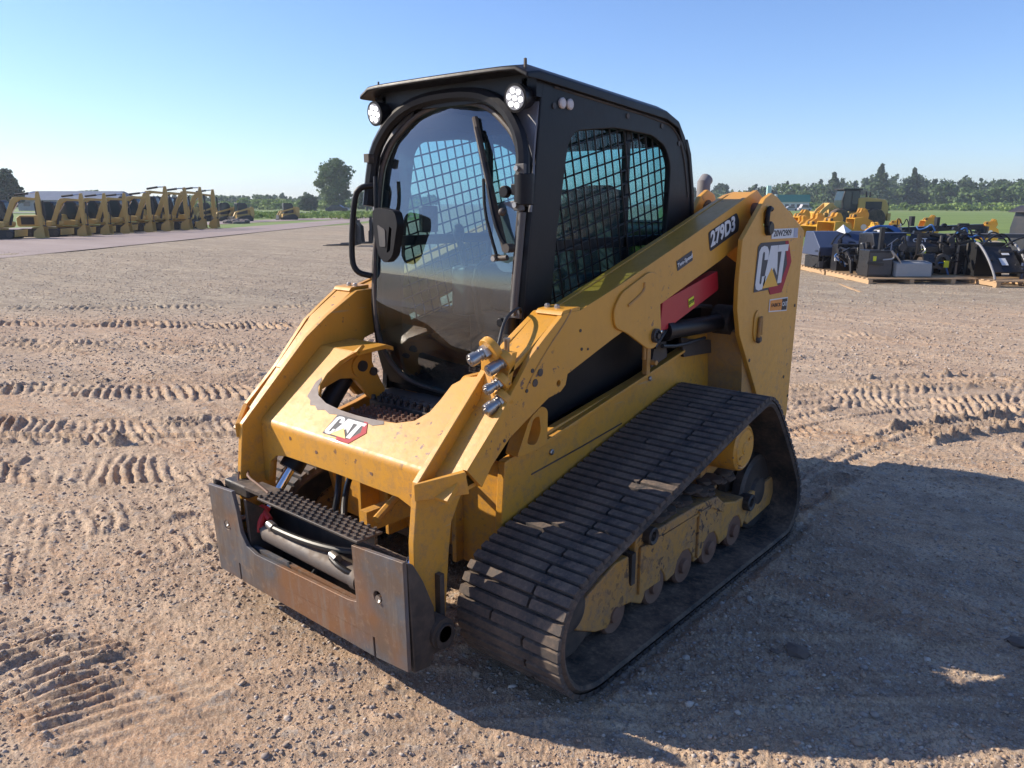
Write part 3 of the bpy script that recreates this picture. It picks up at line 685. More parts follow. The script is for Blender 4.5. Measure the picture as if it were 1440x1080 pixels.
# ---- main body
body = MB()
SP = [(-.84, .25), (-.89, .46), (-.87, .717), (-.729, .745), (-.60, .78), (.0, .875), (.42, .957), (.47, 1.01), (.72, 1.0), (.80, .92), (1.0, .90), (1.32, .80), (1.34, .30), (1.0, .24)]
for x0, x1 in ((.495, .53), (-.53, -.495)): body.prism(SP, 0, x0, x1)
body.build('body_panel', YEL, L, bevel=.006)
MB().box(-.495, .495, -.80, 1.2, .22, .27).box(-.495, .495, -.62, 1.25, .27, .72).build('chassis', BLKD, L)
b = MB(); b.box(-.495, -.30, -.86, -.835, .26, .70).box(.30, .495, -.86, -.835, .26, .70).box(-.30, .30, -.80, -.78, .26, .74)
for x in (-.30, .28, -.12, .10): b.box(x, x+.022, -.90, -.78, .26, .72)
b.build('front_plate', YEL, L, bevel=.004)
# seam strip and bolts along the body side
b = MB(); b.prism([(-.72, .728), (.40, .944), (.40, .957), (-.72, .745)], 0, .530, .556); b.build('ledge', YEL, L, bevel=.003)
b = MB(); b.prism([(-.72, .628), (-.40, .66), (-.10, .695), (-.10, .70), (-.40, .665), (-.72, .633)], 0, .530, .5335); b.build('seam', BLKD, L)
for y, z in ((-.60, .69), (.12, .86), (-.18, .60), (-.70, .50)): MB().lathe([(.528, .012), (.538, .012), (.541, .008), (.541, .001)], (0, y, z), 0, 10).build('bolt', STEEL, L)
MB().prism(rnd([(-.84, .73), (-.77, .86), (-.70, .90), (-.66, .88), (-.66, .75), (-.70, .735)], .02), 0, .50, .56, holes=[rnd([(-.785, .77), (-.745, .86), (-.71, .865), (-.70, .80), (-.73, .755)], .02)]).build('gusset', YEL, L, bevel=.004)
# dark side of the cab pod and engine bay seen below the arm
for xa in (.42, -.447): b = MB(); b.prism([(-.62, .75), (-.6, 1.06), (.2, 1.2), (.56, 1.32), (.75, 1.3), (.75, .98), (.42, .94)], 0, xa, xa+.027); b.build('pod_side', BLK, L)
# engine hood and rear
b = MB(); b.prism([(.62, .9), (.62, 1.50), (.75, 1.535), (1.25, 1.50), (1.42, 1.40), (1.45, .9), (1.42, .32), (1.1, .28)], 0, -.42, .42); b.build('engine_hood', YEL, L, bevel=.03, seg=3)
b = MB()
for i in range(9): b.box(-.25, .25, .74+i*.05, .765+i*.05, 1.515, 1.538-.0*i)
b.build('hood_louvre', BLKD, L)
b = MB(); b.prism(rnd([(-.42, .35), (.42, .35), (.42, 1.3), (-.42, 1.3)], .06), 1, 1.45, 1.55); b.build('rear_door', BLK, L, bevel=.02)
b = MB(); b.tube([(.232, 1.12, 1.45), (.232, 1.12, 1.70), (.232, 1.12, 1.74), (.232, 1.15, 1.762)], .036, 16); b.ball((.232, 1.125, 1.735), (.0355, .0355, .034)); b.build('exhaust_stack', paint('exhaust_grey', (.20, .195, .20), .5, .2), L, smooth=True)
MB().lathe([(-.03, .05), (.03, .05), (.03, .03), (-.03, .03)], (.40, .80, 1.60), 0).build('pivot_pin', BLKD, L)
# ---- rear towers
TW = [(.80, 1.612), (.86, 1.662), (.905, 1.66), (1.285, 1.502), (1.308, 1.49), (1.272, .50), (1.25, .42), (1.0, .40), (.987, .48), (.812, .726), (.60, 1.0), (.545, 1.12), (.54, 1.266), (.555, 1.47), (.765, 1.645)]
TW = [(.775, 1.655), (.85, 1.680), (.915, 1.664), (1.285, 1.502), (1.308, 1.49), (1.272, .50), (1.25, .40), (1.0, .40), (.985, .48), (.812, .726), (.59, 1.02), (.545, 1.15), (.54, 1.27), (.553, 1.47)]
for s in (1, -1):
    a, b_ = (.712, .735) if s > 0 else (-.735, -.712)
    hole = rnd([(.765, 1.592), (.80, 1.612), (.80, 1.55), (.835, 1.53), (.81, 1.505), (.775, 1.53)], .012)
    m = MB(); m.prism(TW, 0, a, b_, holes=[hole] if s > 0 else []); T = m.build('rear_tower', YEL, L, bevel=.006)
    a, b_ = (.40, .425) if s > 0 else (-.425, -.40)
    m = MB(); m.prism([(.66, 1.0), (.66, 1.60), (.72, 1.665), (.80, 1.70), (.87, 1.68), (.93, 1.60), (1.2, 1.45), (1.25, .6), (1.0, .5)], 0, a, b_); m.build('inner_plate', YEL, T, bevel=.006)
    b = MB(); b.prism([(.58, 1.02), (.60, 1.40), (.80, 1.45), (1.2, 1.3), (1.2, .95), (.8, .93)], 0, *((.428, .434) if s > 0 else (-.434, -.428))); b.build('black_panel', BLKD, T)  # added black sheet that makes the tower interior read black
    x0, x1 = (.425, .712) if s > 0 else (-.712, -.425)
    m = MB(); m.box(x0, x1, 1.22, 1.24, .45, 1.47).build('rear_web', BLKD, T)
    m = MB(); m.prism([(.72, .45), (.70, .80), (.66, 1.02), (.68, 1.03), (.90, .76), (.99, .5), (.99, .42)], 0, x0, x1); m.build('front_web', YELD, T)
    MB().cyl((s*.40, .82, 1.60), (s*.70, .82, 1.60), .035).build('pivot_pin', BLKD, T, smooth=True)
    if s > 0:
        b = MB(); b.lathe([(.735, .034), (.752, .034), (.758, .028), (.758, .001)], (0, .822, 1.515), 0, 22); b.build('pin_cap', BLK, T, smooth=True)
        b = MB(); b.tube([(.745, .79, 1.53), (.748, .782, 1.585), (.748, .80, 1.612), (.748, .825, 1.605)], .012, 10, 1); b.build('latch', BLK, T, smooth=True)
        b = MB(); b.prism(rnd([(.735, 1.10), (.775, 1.13), (.80, 1.09), (.80, .985), (.765, .96), (.735, 1.0)], .03), 0, .735, .742); b.build('boss_plate', YEL, T, bevel=.003)
        b = MB(); b.tube([(.752, .775, .99), (.752, .778, 1.08), (.752, .795, 1.09), (.752, .80, 1.0)], .008, 8, 1); b.build('lock_handle', YELD, T, smooth=True)
        b = MB(); b.lathe([(.742, .020), (.752, .020), (.760, .013), (.760, .001)], (0, .785, .978), 0, 16); b.build('bolt', BLKD, T, smooth=True)
        for y, z in ((1.262, .60), (1.18, .72), (1.255, 1.1), (.72, .88)): MB().lathe([(.734, .009), (.7375, .009), (.7375, .001)], (0, y, z), 0, 10).build('hole_plug', BLKD, T)
# ---- lift arms
INN = [(-1.24, .235), (-1.29, .256), (-1.324, .313), (-1.324, .557), (-1.300, .757), (-.972, 1.075), (-.858, 1.155), (-.69, 1.25), (-.60, 1.252), (-.36, 1.322), (.216, 1.497), (.78, 1.672), (.905, 1.690), (.935, 1.62), (.90, 1.54), (.78, 1.48), (.50, 1.375), (-.02, 1.215), (-.29, 1.135), (-.66, 1.03), (-.70, .955), (-.78, .945), (-.90, .885), (-1.0, .80), (-1.10, .665), (-1.15, .58), (-1.165, .48), (-1.188, .235)]
OUT = [(-1.36, .775), (-1.362, .727), (-1.32, .716), (-1.13, .727), (-1.083, .787), (-.99, .863), (-.904, .905), (-.782, .962), (-.712, .972), (-.683, .992), (-.672, 1.03), (-.395, 1.118), (-.281, 1.150), (-.02, 1.225), (.492, 1.373), (.729, 1.455), (.86, 1.49), (.935, 1.56), (.925, 1.66), (.85, 1.695), (.78, 1.675), (.216, 1.497), (-.36, 1.322), (-.60, 1.255), (-.70, 1.252), (-.80, 1.185), (-.88, 1.128), (-1.045, .945), (-1.20, .802)]
def arm(s):
    def xx(a, b): return (a, b) if s > 0 else (-b, -a)
    m = MB(); m.prism(INN, 0, *xx(.508, .535)); A = m.build('lift_arm', YEL, L, bevel=.004)
    OUTM = [(y, z) for y, z in OUT[1:]]
    hs = [disc(-.715, 1.0, .010, 10), disc(-.745, .988, .0001, 3)][:1]
    hs = [disc(-.725, 1.005, .012, 12)]
    m = MB(); m.prism([p for p in OUT if p[0] > -1.21], 0, *xx(.637, .658), holes=hs); m.build('outer_plate', YEL, A, bevel=.004)
    # flange running in towards the leg at its lower end
    x0, x1 = xx(.535, .658)
    P = [(-1.205, .797), (-1.205, .727), (-1.30, .715), (-1.315, .757)]
    b = MB(); q = [(s*.658, -1.205, .800), (s*.658, -1.19, .720), (s*.535, -1.316, .700), (s*.535, -1.318, .758), (s*.637, -1.195, .800), (s*.637, -1.18, .720), (s*.530, -1.295, .700), (s*.530, -1.298, .758)]
    b.add(q, [(0, 1, 2, 3), (4, 7, 6, 5), (0, 3, 7, 4), (1, 5, 6, 2), (0, 4, 5, 1), (3, 2, 6, 7)]); b.build('flange', YEL, A, bevel=.003)
    b = MB(); b.prism([(-1.19, .722), (-1.13, .729), (-1.083, .787), (-.99, .863), (-.904, .905), (-.90, .915), (-.99, .875), (-1.09, .80), (-1.14, .742), (-1.19, .735)], 0, *xx(.537, .636)); b.add([(s*.537, -1.298, .706), (s*.537, -1.186, .728), (s*.637, -1.186, .728), (s*.537, -1.298, .720), (s*.537, -1.186, .738), (s*.637, -1.186, .738)], [(0, 1, 2), (3, 5, 4), (0, 2, 5, 3), (0, 3, 4, 1), (1, 4, 5, 2)]); b.build('lower_web', YEL, A)
    # channel floor between the plates, top cover, underside
    x0, x1 = xx(.535, .637)
    b = MB(); b.prism([(-1.26, .70), (-1.27, .715), (-.98, 1.005), (-.9, 1.05), (-.88, 1.02), (-.97, .97)], 0, x0, x1); b.build('channel_floor', YEL, A)
    top = [(-.985, 1.065), (-.955, 1.10), (-.858, 1.150), (-.70, 1.247), (-.60, 1.248), (-.36, 1.317), (.216, 1.492), (.78, 1.668), (.85, 1.688), (.91, 1.66), (.93, 1.60), (.92, 1.55), (.90, 1.56), (.90, 1.62), (.84, 1.66), (.78, 1.65), (.216, 1.474), (-.36, 1.299), (-.60, 1.230), (-.69, 1.229), (-.85, 1.13), (-.95, 1.08)]
    if s < 0: top = [(-1.045, .925), (-1.05, .94), (-.858, 1.143)]+top[3:-3]+[(-.85, 1.12)]
    b = MB(); b.prism(top, 0, x0, x1); b.build('top_cover', YEL, A, bevel=.003)
    b = MB(); b.prism([(-.62, 1.035), (-.02, 1.215), (.5, 1.370), (.78, 1.47), (.78, 1.485), (.5, 1.385), (-.02, 1.23), (-.62, 1.05)], 0, x0, x1); b.build('underside', YELD, A)
    # front end plate carrying the quick couplers
    if s > 0:
        b = MB(); b.add([(.535, -1.005, .975), (.637, -1.005, .975), (.637, -.955, 1.145), (.535, -.955, 1.145), (.535, -.98, .975), (.637, -.98, .975), (.637, -.93, 1.145), (.535, -.93, 1.145)], [(0, 1, 2, 3), (4, 7, 6, 5), (0, 3, 7, 4), (1, 5, 6, 2), (0, 4, 5, 1), (3, 2, 6, 7)]); b.build('coupler_mount', YEL, A)
    # elbow bolt pad
    b = MB(); b.prism(rnd([(-.715, 1.245), (-.70, 1.262), (-.60, 1.268), (-.60, 1.25)], .006), 0, *xx(.538, .655)); b.build('pad', YEL, A, bevel=.003)
    for x in (.555, .60): MB().lathe([(1.262, .011), (1.274, .011), (1.278, .006), (1.278, .001)], (s*x, -.665, 0), 2, 6).build('bolt', STEEL, A)
    # weld seam following the boom joint on the outer face
    b = MB(); b.tube([(s*.6575, -.655, 1.262), (s*.6585, -.70, 1.215), (s*.6585, -.78, 1.15), (s*.6585, -.86, 1.075), (s*.6585, -.905, 1.02)], .003, 6, 1); b.build('seam', YELD, A, smooth=True)
    # pivot bracket plate on the outer face
    br = rnd([(-.385, 1.165), (-.398, 1.235), (-.345, 1.296), (-.142, 1.366), (-.068, 1.350), (-.030, 1.10), (-.07, 1.045), (-.13, 1.045), (-.30, 1.135)], .03, 5)
    m = MB(); m.prism(br, 0, *xx(.658, .668)); B = m.build('pivot_bracket', YEL, A, bevel=.003)
    b = MB(); b.lathe([(s*.668, .030), (s*.682, .030), (s*.686, .024), (s*.676, .020), (s*.676, .012), (s*.69, .011), (s*.69, .001)], (0, -.085, 1.098), 0, 20); b.build('pin', BLKD, B, smooth=True)
    b = MB(); b.tube([(s*.669, -.30, 1.243), (s*.669, -.23, 1.27), (s*.669, -.185, 1.295), (s*.669, -.185, 1.325)], .006, 6, 1); b.build('slot', YELD, B, smooth=True)
    for y, z, r_ in ((-.875, 1.075, .008), (-.832, 1.062, .014), (-.86, 1.03, .014), (-.905, 1.01, .007), (-.60, 1.18, .006), (-.59, 1.11, .006), (-.55, 1.105, .005), (-1.02, .86, .006)):
        MB().lathe([(s*.657, r_), (s*.6605, r_), (s*.6605, .0005)], (0, y, z), 0, 12).build('hole_plug', BLKD, A)
    # lower pivot boss behind the leg and at its foot
    b = MB(); b.lathe([(s*.46, .052), (s*.60, .052), (s*.60, .03), (s*.61, .028), (s*.61, .001)], (0, -1.262, .235), 0, 22); b.build('coupler_pin', BLKD, A, smooth=True)
    b = MB(); b.prism([(-1.11, .30), (-1.13, .50), (-1.10, .62), (-.98, .70), (-.90, .70), (-.93, .45)], 0, *xx(.545, .555)); 
    return A
AL = arm(1); AR = arm(-1)
# quick couplers on the left arm
for i, (p, q, r_, lb) in enumerate((((.575, -1.005, 1.155), (.548, -1.085, 1.118), .026, None), ((.625, -.965, 1.125), (.600, -1.055, 1.085), .024, None), ((.620, -.985, 1.055), (.597, -1.06, 1.022), .022, None), ((.628, -.985, .995), (.600, -1.065, .952), .027, None))):
    p = Vector(p); q = p+(Vector(q)-p)*.85; r_ = r_*.86; d = (q-p).normalized(); b = MB()
    b.cyl(p, p+d*.025, r_*1.15, n=6); b.cyl(p+d*.025, p+d*.05, r_*.82); b.cyl(p+d*.05, q-d*.004, r_); b.cyl(q-d*.004, q, r_*.9); b.cyl(q, q+d*.004, r_*.45)
    b.cyl(p+d*.032, p+d*.036, r_*.95); b.build('quick_coupler', STEEL, AL, smooth=True)
b = MB(); b.cyl((.585, -.99, 1.165), (.58, -1.012, 1.152), .045, n=20); b.box(.535, .60, -1.0, -.985, 1.08, 1.16); b.build('coupler_flange', YEL, AL, bevel=.003)
b = MB(); b.cyl((.62, -.96, 1.13), (.615, -.985, 1.115), .036, n=16); b.cyl((.62, -.975, 1.06), (.615, -.995, 1.045), .034, n=16); b.cyl((.625, -.975, 1.0), (.62, -.995, .985), .038, n=16); b.build('coupler_flange', YEL, AL, bevel=.002)
b = MB(); b.lathe([(1.10, .009), (1.18, .009), (1.185, .012), (1.195, .012), (1.195, .001)], (.60, -.94, -.005), 2, 10); b.build('grease_fitting', STEEL, AL, smooth=True)
b = MB(); b.tube([(.57, -.95, 1.16), (.52, -.86, 1.24), (.50, -.76, 1.27), (.46, -.70, 1.24)], .006, 8, 2); b.build('hose', RUBH, AL, smooth=True)
# ---- crossmember joining the arms
FY, FZ = -1.220, .757; KD = np.array([.32, .273]); KD = KD/np.linalg.norm(KD); KN = np.array([-KD[1], KD[0]]); HWX = .508
def slope(x, t, d): q = np.array([FY, FZ])+KD*t+KN*d; return (x, q[0], q[1])
U = []
for (x, y) in [(.262, -.865), (.315, -.945), (.335, -1.0), (.325, -1.045), (.285, -1.082), (.21, -1.103), (.10, -1.112), (0, -1.114)]: U.append((x, (y-FY)/KD[0]))
TK = .42
Uc = rnd([(-x, t) for x, t in U]+[(x, t) for x, t in reversed(U[:-1])], .02, 2)
tu = [(-x, t) for x, t in U]+[(x, t) for x, t in reversed(U[:-1])]
sheetp = [(-HWX, .02), (HWX, .02), (HWX, TK), (.44, TK), (.38, TK-.015), (.34, TK-.06)]+[(x, t) for x, t in U[2:-1]]+[(-x, t) for x, t in reversed(U)]+[(-.262, TK), (-HWX, TK)]
m = MB(); v0 = len(m.v)
tmp = MB(); tmp.prism([(a, b) for a, b in sheetp], 2, -.018, 0); tmp.v = [slope(p[0], p[1], p[2]) for p in tmp.v]; m.add(tmp.v, tmp.f)
# fold
def arcp(r0):
    out = []
    c = np.array([FY, FZ])+KD*.02-KN*.035
    for i in range(7):
        q = i/6; a0 = math.atan2(KN[1], KN[0]); a1 = math.pi; a = a0+(a1-a0)*q; out.append((c[0]+r0*math.cos(a), c[1]+r0*math.sin(a)))
    return out
o_, i_ = arcp(.035), arcp(.017); m.prism(o_+i_[::-1], 0, -HWX, HWX)
fy = o_[-1][0]; fz = o_[-1][1]
face = [(-HWX, fz), (HWX, fz), (HWX, .50), (.475, .50), (.455, .57), (.41, .615), (.34, .635), (0, .640), (-.34, .637), (-.41, .625), (-.455, .59), (-.48, .50), (-HWX, .50)]
m.prism(face[::-1], 1, fy, fy+.018)
CM = m.build('crossmember', YEL, L, bevel=.003)
# wings turning level behind the slope, with the cylinder brackets
kx = slope(0, TK, 0)
for s in (1, -1):
    m = MB(); x0, x1 = (.44, HWX) if s > 0 else (-HWX, -.262)
    m.prism([(kx[1], kx[2]), (-.74, kx[2]+.01), (-.70, kx[2]-.005), (-.70, kx[2]-.023), (-.74, kx[2]-.009), (kx[1]+.01, kx[2]-.018)], 0, x0, x1); m.build('wing_plate', YEL, CM, bevel=.003)
    br = rnd([(kx[1], kx[2]-.01), (-.742, kx[2]-.01), (-.745, .95), (-.70, .86), (-.675, .815), (-.69, .795), (-.755, .785), (-.80, .84), (-.85, .895), (-.92, .905), (-.985, .885), (-1.06, .86), (-1.05, .90)], .012)
    m = MB(); m.prism(br, 0, *((.355, .385) if s > 0 else (-.385, -.355)), holes=[disc(-.755, .818, .0001, 3)][:0]); Bk = m.build('cylinder_bracket', YEL, CM, bevel=.004)
    m = MB(); m.prism(br, 0, *((.455, .485) if s > 0 else (-.485, -.455))); m.build('outer_lug', YEL, Bk, bevel=.004)
    MB().cyl((s*.345, -.81, .945), (s*.36, -.81, .945), .050, n=22).build('boss', YEL, Bk, smooth=True)
    MB().cyl((s*.335, -.81, .945), (s*.50, -.81, .945), .024, n=18).build('pin', BLKD, Bk, smooth=True)
    MB().cyl((s*.343, -.745, .91), (s*.36, -.745, .91), .019, n=12).build('bolt', BLKD, Bk, smooth=True)
    # tilt cylinder
    a = Vector((s*.42, -.83, .92)); e = Vector((s*.43, -1.30, .36)); d = (e-a).normalized()
    m = MB(); m.cyl(a, a+d*.46, .044, n=22); m.cyl(a+d*.44, a+d*.49, .050, n=22); TC_ = m.build('tilt_cylinder', BLK, L, smooth=True)
    m = MB(); m.cyl(a+d*.49, e, .021, n=16); m.build('rod', CHR, TC_, smooth=True)
# worn bare metal along the lip of the cutout, a dent and scuffs
def on_slope(name, pts, mat, off=.0006):
    b = MB(); b.prism(pts, 2, 0, .0008); b.v = [slope(p[0], p[1], off+p[2]) for p in b.v]; return b.build(name, mat, CM)
wp = [(x, t-.002) for x, t in [(-.335, .255), (-.325, .219), (-.285, .182), (-.21, .157), (-.10, .144), (0, .141), (.08, .143), (.15, .147)]]
wq = []
rr = random.Random(4)
for i, (x, t) in enumerate([(.16, .135), (.11, .118), (.06, .122), (.02, .108), (-.03, .112), (-.07, .10), (-.11, .118), (-.15, .112), (-.19, .124), (-.23, .118), (-.26, .132), (-.29, .130), (-.31, .152), (-.345, .165), (-.352, .20), (-.36, .235), (-.348, .262)]): wq.append((x, t+rr.uniform(-.003, .003)))
on_slope('worn_patch', wp[::1]+wq, paint('bare_worn_steel', (.20, .165, .15), .6, .2))
on_slope('paint_chip', [(x*1.0, t) for x, t in [(.305, .166), (.315, .172), (.318, .178), (.308, .176)]], BROWN)
for px_, pz_ in ((-.13, .70), (-.30, .72), (.2, .69), (.41, .66)):
    b = MB(); b.prism([(px_+RNG.uniform(.005, .012)*math.cos(q), pz_+RNG.uniform(.004, .010)*math.sin(q)) for q in np.linspace(0, 6.28, 8)[:-1]], 1, fy-.0012, fy-.0004); b.build('paint_chip', BROWN, CM)
# ---- treads on top of the front
def tread(name, x0, x1, y0, y1, z, mat, nx, ny, par=L, hgt=.014, rr_=.009, thk=.03):
    m = MB(); m.box(x0, x1, y0, y1, z-thk, z); T = m.build(name, mat, par, bevel=.003)
    m = MB()
    for i in range(nx):
        for j in range(ny):
            cx = x0+(i+.5+(.25 if j % 2 else -.25))*(x1-x0)/nx; cy = y0+(j+.5)*(y1-y0)/ny
            m.cyl((cx, cy, z), (cx, cy, z+hgt), rr_, rr_*.75, 7)
    m.build('grip_studs', mat, T, kind='stuff'); return T
tread('step_tread', -.30, .40, -.93, -.80, .775, BROWN, 20, 4)
tread('step_tread', -.33, .33, -.79, -.70, .795, BLKD, 16, 3, hgt=.02, rr_=.012)
m = MB(); m.box(-.42, .42, -.70, -.58, .775, .80); m.box(-.20, .20, -.74, -.60, .80, .812); m.build('door_sill', GRY, L, bevel=.006)
# ---- coupler
def lean(x, y, z): return (x, y-(z-.15)*.045, z)
CY = -1.395
pl = [(-.600, .515), (-.415, .527), (-.398, .46), (-.385, .36), (-.35, .312), (-.29, .295), (.29, .31), (.335, .318), (.335, .527), (.592, .545), (.580, .150), (.42, .138), (.42, .215), (.41, .215), (.41, .138), (-.42, .138), (-.42, .215), (-.43, .215), (-.43, .138), (-.586, .142)]
m = MB(); m.prism(pl, 1, CY-.010, CY+.006, holes=[disc(-.485, .365, .020, 14), disc(.455, .378, .022, 14)], fn=lean)
# subdivide not needed: the plate is flat
CP = m.build('coupler_plate', PLATE, L, bevel=.004)
for s in (1, -1):
    m = MB(); m.prism([(CY+.012, .14), (CY-.006, .535), (CY+.02, .52), (CY+.06, .45), (CY+.105, .34), (CY+.115, .20), (CY+.08, .13)], 0, *((.568, .588) if s > 0 else (-.598, -.576))); m.build('side_rib', BLKD, CP, bevel=.004)
    m = MB(); m.prism([(CY+.012, .16), (CY, .50), (CY+.10, .42), (CY+.16, .30), (CY+.14, .18)], 0, *((.36, .38) if s > 0 else (-.38, -.36))); m.build('inner_rib', BLKD, CP, bevel=.004)
    x = .455 if s > 0 else -.485
    m = MB(); m.cyl((x, CY-.02, .37), (x, CY+.08, .37), .014, n=14); m.cyl((x+.004, CY-.012, .366), (x+.012, CY-.022, .36), .008, n=8); m.build('lock_pin', STEEL, CP, smooth=True)
    m = MB(); m.cyl((s*.47, CY+.135, .225), (s*.61, CY+.135, .225), .042, n=20); m.build('hinge_barrel', BLKD, CP, smooth=True)
m = MB(); m.prism([(CY+.012, .145), (CY+.012, .30), (CY+.03, .30), (CY+.09, .16)], 0, -.55, .55); m.build('lower_lip', PLATE, CP)
m = MB(); m.box(-.56, .56, CY+.16, CY+.18, .16, .42).box(-.56, .56, CY+.03, CY+.16, .145, .165); m.build('back_plate', BLKD, CP)
# step on top of the coupler, locking cylinder, lever, hoses
St = tread('coupler_step', -.235, .365, CY-.025, CY+.085, .548, BLKD, 17, 5, L, hgt=.011, rr_=.0085, thk=.010)
m = MB(); m.box(-.22, .35, CY+.06, CY+.072, .50, .538); m.build('front_edge', BLKD, St)
m = MB(); m.box(-.40, -.22, CY+.02, CY+.10, .525, .537).cyl((-.40, CY+.06, .515), (-.24, CY+.06, .515), .018); m.build('bracket', BLKD, St)
m = MB(); m.cyl((-.30, CY+.055, .36), (.27, CY+.055, .35), .036, n=24); m.cyl((-.325, CY+.055, .36), (-.29, CY+.055, .36), .026, n=18); m.cyl((.25, CY+.055, .35), (.28, CY+.055, .35), .041, n=24)
LC = m.build('lock_cylinder', paint('worn_cylinder_steel', (.11, .10, .095), .55, .5, metal=.3), L, smooth=True)
m = MB(); m.cyl((-.40, CY+.055, .362), (-.32, CY+.055, .36), .013); m.cyl((.28, CY+.055, .35), (.37, CY+.055, .35), .017); m.build('rod', CHR, LC, smooth=True)
for k, (x, z) in enumerate(((-.26, .41), (.14, .405))):
    m = MB(); m.cyl((x, CY+.045, z-.035), (x, CY+.045, z), .016); m.cyl((x-.01, CY+.04, z), (x+.03, CY+.035, z-.004), .017); m.build('fitting', STEEL, LC, smooth=True)
m = MB(); m.tube([(-.23, CY+.035, .405), (-.1, CY+.03, .41), (.05, CY+.04, .415), (.18, CY+.07, .42), (.26, CY+.12, .43)], .013, 10, 2); m.build('hose', RUBH, LC, smooth=True)
m = MB(); m.tube([(.14, CY+.03, .40), (.2, CY+.02, .385), (.28, CY+.05, .36), (.30, CY+.12, .34)], .011, 10, 2); m.build('hose', RUBH, LC, smooth=True)
m = MB(); m.tube([(-.12, CY+.02, .30), (-.08, CY+.0, .27), (-.02, CY+.0, .265), (.02, CY+.02, .29), (.0, CY+.06, .30)], .009, 8, 2); m.build('hose', RUBH, LC, smooth=True)
m = MB(); m.tube([(-.38, CY+.10, .43), (-.36, CY+.06, .40), (-.37, CY+.05, .35)], .017, 10, 1); m.cyl((-.39, CY+.08, .44), (-.33, CY+.08, .40), .012); m.build('lever', RED, L, smooth=True)
m = MB(); m.tube([(-.50, CY+.10, .555), (-.44, CY+.06, .56), (-.33, CY+.05, .548), (-.26, CY+.04, .54)], .005, 6, 1); m.tube([(-.52, CY+.07, .56), (-.5, CY+.05, .52), (-.44, CY+.05, .52)], .004, 6, 1); m.build('spring_wire', BROWN, L, smooth=True)
m = MB(); m.box(-.575, -.40, CY+.03, CY+.10, .48, .53); m.build('lever_housing', BLKD, L, bevel=.01)
for hp in ([(-.30, -.90, .56), (-.28, -.98, .60), (-.20, -1.06, .58), (-.14, -1.12, .50), (-.14, -1.14, .42), (-.16, -1.16, .38)], [(.30, -.88, .62), (.32, -.98, .64), (.38, -1.05, .58), (.40, -1.12, .48)], [(-.34, -.86, .50), (-.22, -1.0, .52), (-.1, -1.12, .48), (.0, -1.2, .44)]): m = MB(); m.tube(hp, .013, 10, 2); m.build('hose', RUBH, L, smooth=True)
m = MB(); m.tube([(.22, -1.22, .52), (.20, -1.12, .56), (.18, -1.0, .60), (.2, -.9, .62)], .016, 8, 1); m.box(.10, .14, -1.2, -.86, .44, .52); m.build('hose_guard', YEL, L, smooth=True)
# ---- arm brace (red) and lift cylinder, left side; cylinder on the right too
m = MB(); m.prism([(.045, 1.224), (.20, 1.255), (.54, 1.322), (.545, 1.318), (.565, 1.236), (.555, 1.228), (.09, 1.098), (.03, 1.10)], 0, .585, .625); BR = m.build('arm_brace', RED, L, bevel=.006)
m = MB(); m.prism([(.20, 1.262), (.235, 1.268), (.235, 1.30), (.20, 1.295)], 0, .59, .60); m.build('hanger', YEL, BR)
decal('warning_label', [(-.025, -.02), (.025, -.02), (.025, .02), (-.025, .02)], LYEL, BR, (.626, .295, 1.20), (0, 1, .25), (0, -.25, 1))
textmesh('warning_text', 'STOP', BLKF, BR, (.6275, .295, 1.20), (0, 1, .25), (0, -.25, 1), .016, .02, .9)
for s in (1, -1):
    m = MB(); m.cyl((s*.60, .13, 1.085), (s*.60, .70, 1.062), .040, n=24); m.cyl((s*.60, .10, 1.086), (s*.60, .15, 1.084), .046, n=24); CLc = m.build('lift_cylinder', BLK, L, smooth=True)
    m = MB(); m.cyl((s*.60, -.09, 1.095), (s*.60, .12, 1.086), .020, n=16); m.build('rod', CHR, CLc, smooth=True)
    m = MB(); m.lathe([(s*.56, .075), (s*.655, .075), (s*.66, .065), (s*.66, .001)], (0, .70, 1.07), 0, 26); m.build('rod_end', BLKD, CLc, smooth=True)
for hp in ([(.62, .0, 1.03), (.61, .2, 1.16), (.60, .4, 1.17), (.60, .55, 1.15)], [(.60, .1, 1.02), (.60, .25, 1.0), (.60, .5, 1.005)]): m = MB(); m.tube(hp, .009, 8, 1); m.build('hose', RUBH, L, smooth=True)
m = MB(); m.box(.55, .575, .02, .05, .90, 1.02).cyl((.55, .06, .95), (.60, .06, .95), .012).cyl((.57, .0, .97), (.57, .0, 1.05), .009); m.build('latch', YELD, L, bevel=.003)
m = MB(); m.prism([(.08, .92), (.10, 1.0), (.2, 1.04), (.22, .95)], 0, .54, .56); m.prism([(.4, .92), (.36, 1.02), (.45, 1.0), (.72, .96), (.7, .9)], 0, .535, .55); m.build('hose_cover', BLKD, L)
m = MB()
for i in range(16): m.box(.448, .456, -.46+i*.032, -.44+i*.032, 1.06+i*.009, 1.10+i*.009)
m.build('vent_slots', BLKD, L, kind='stuff')
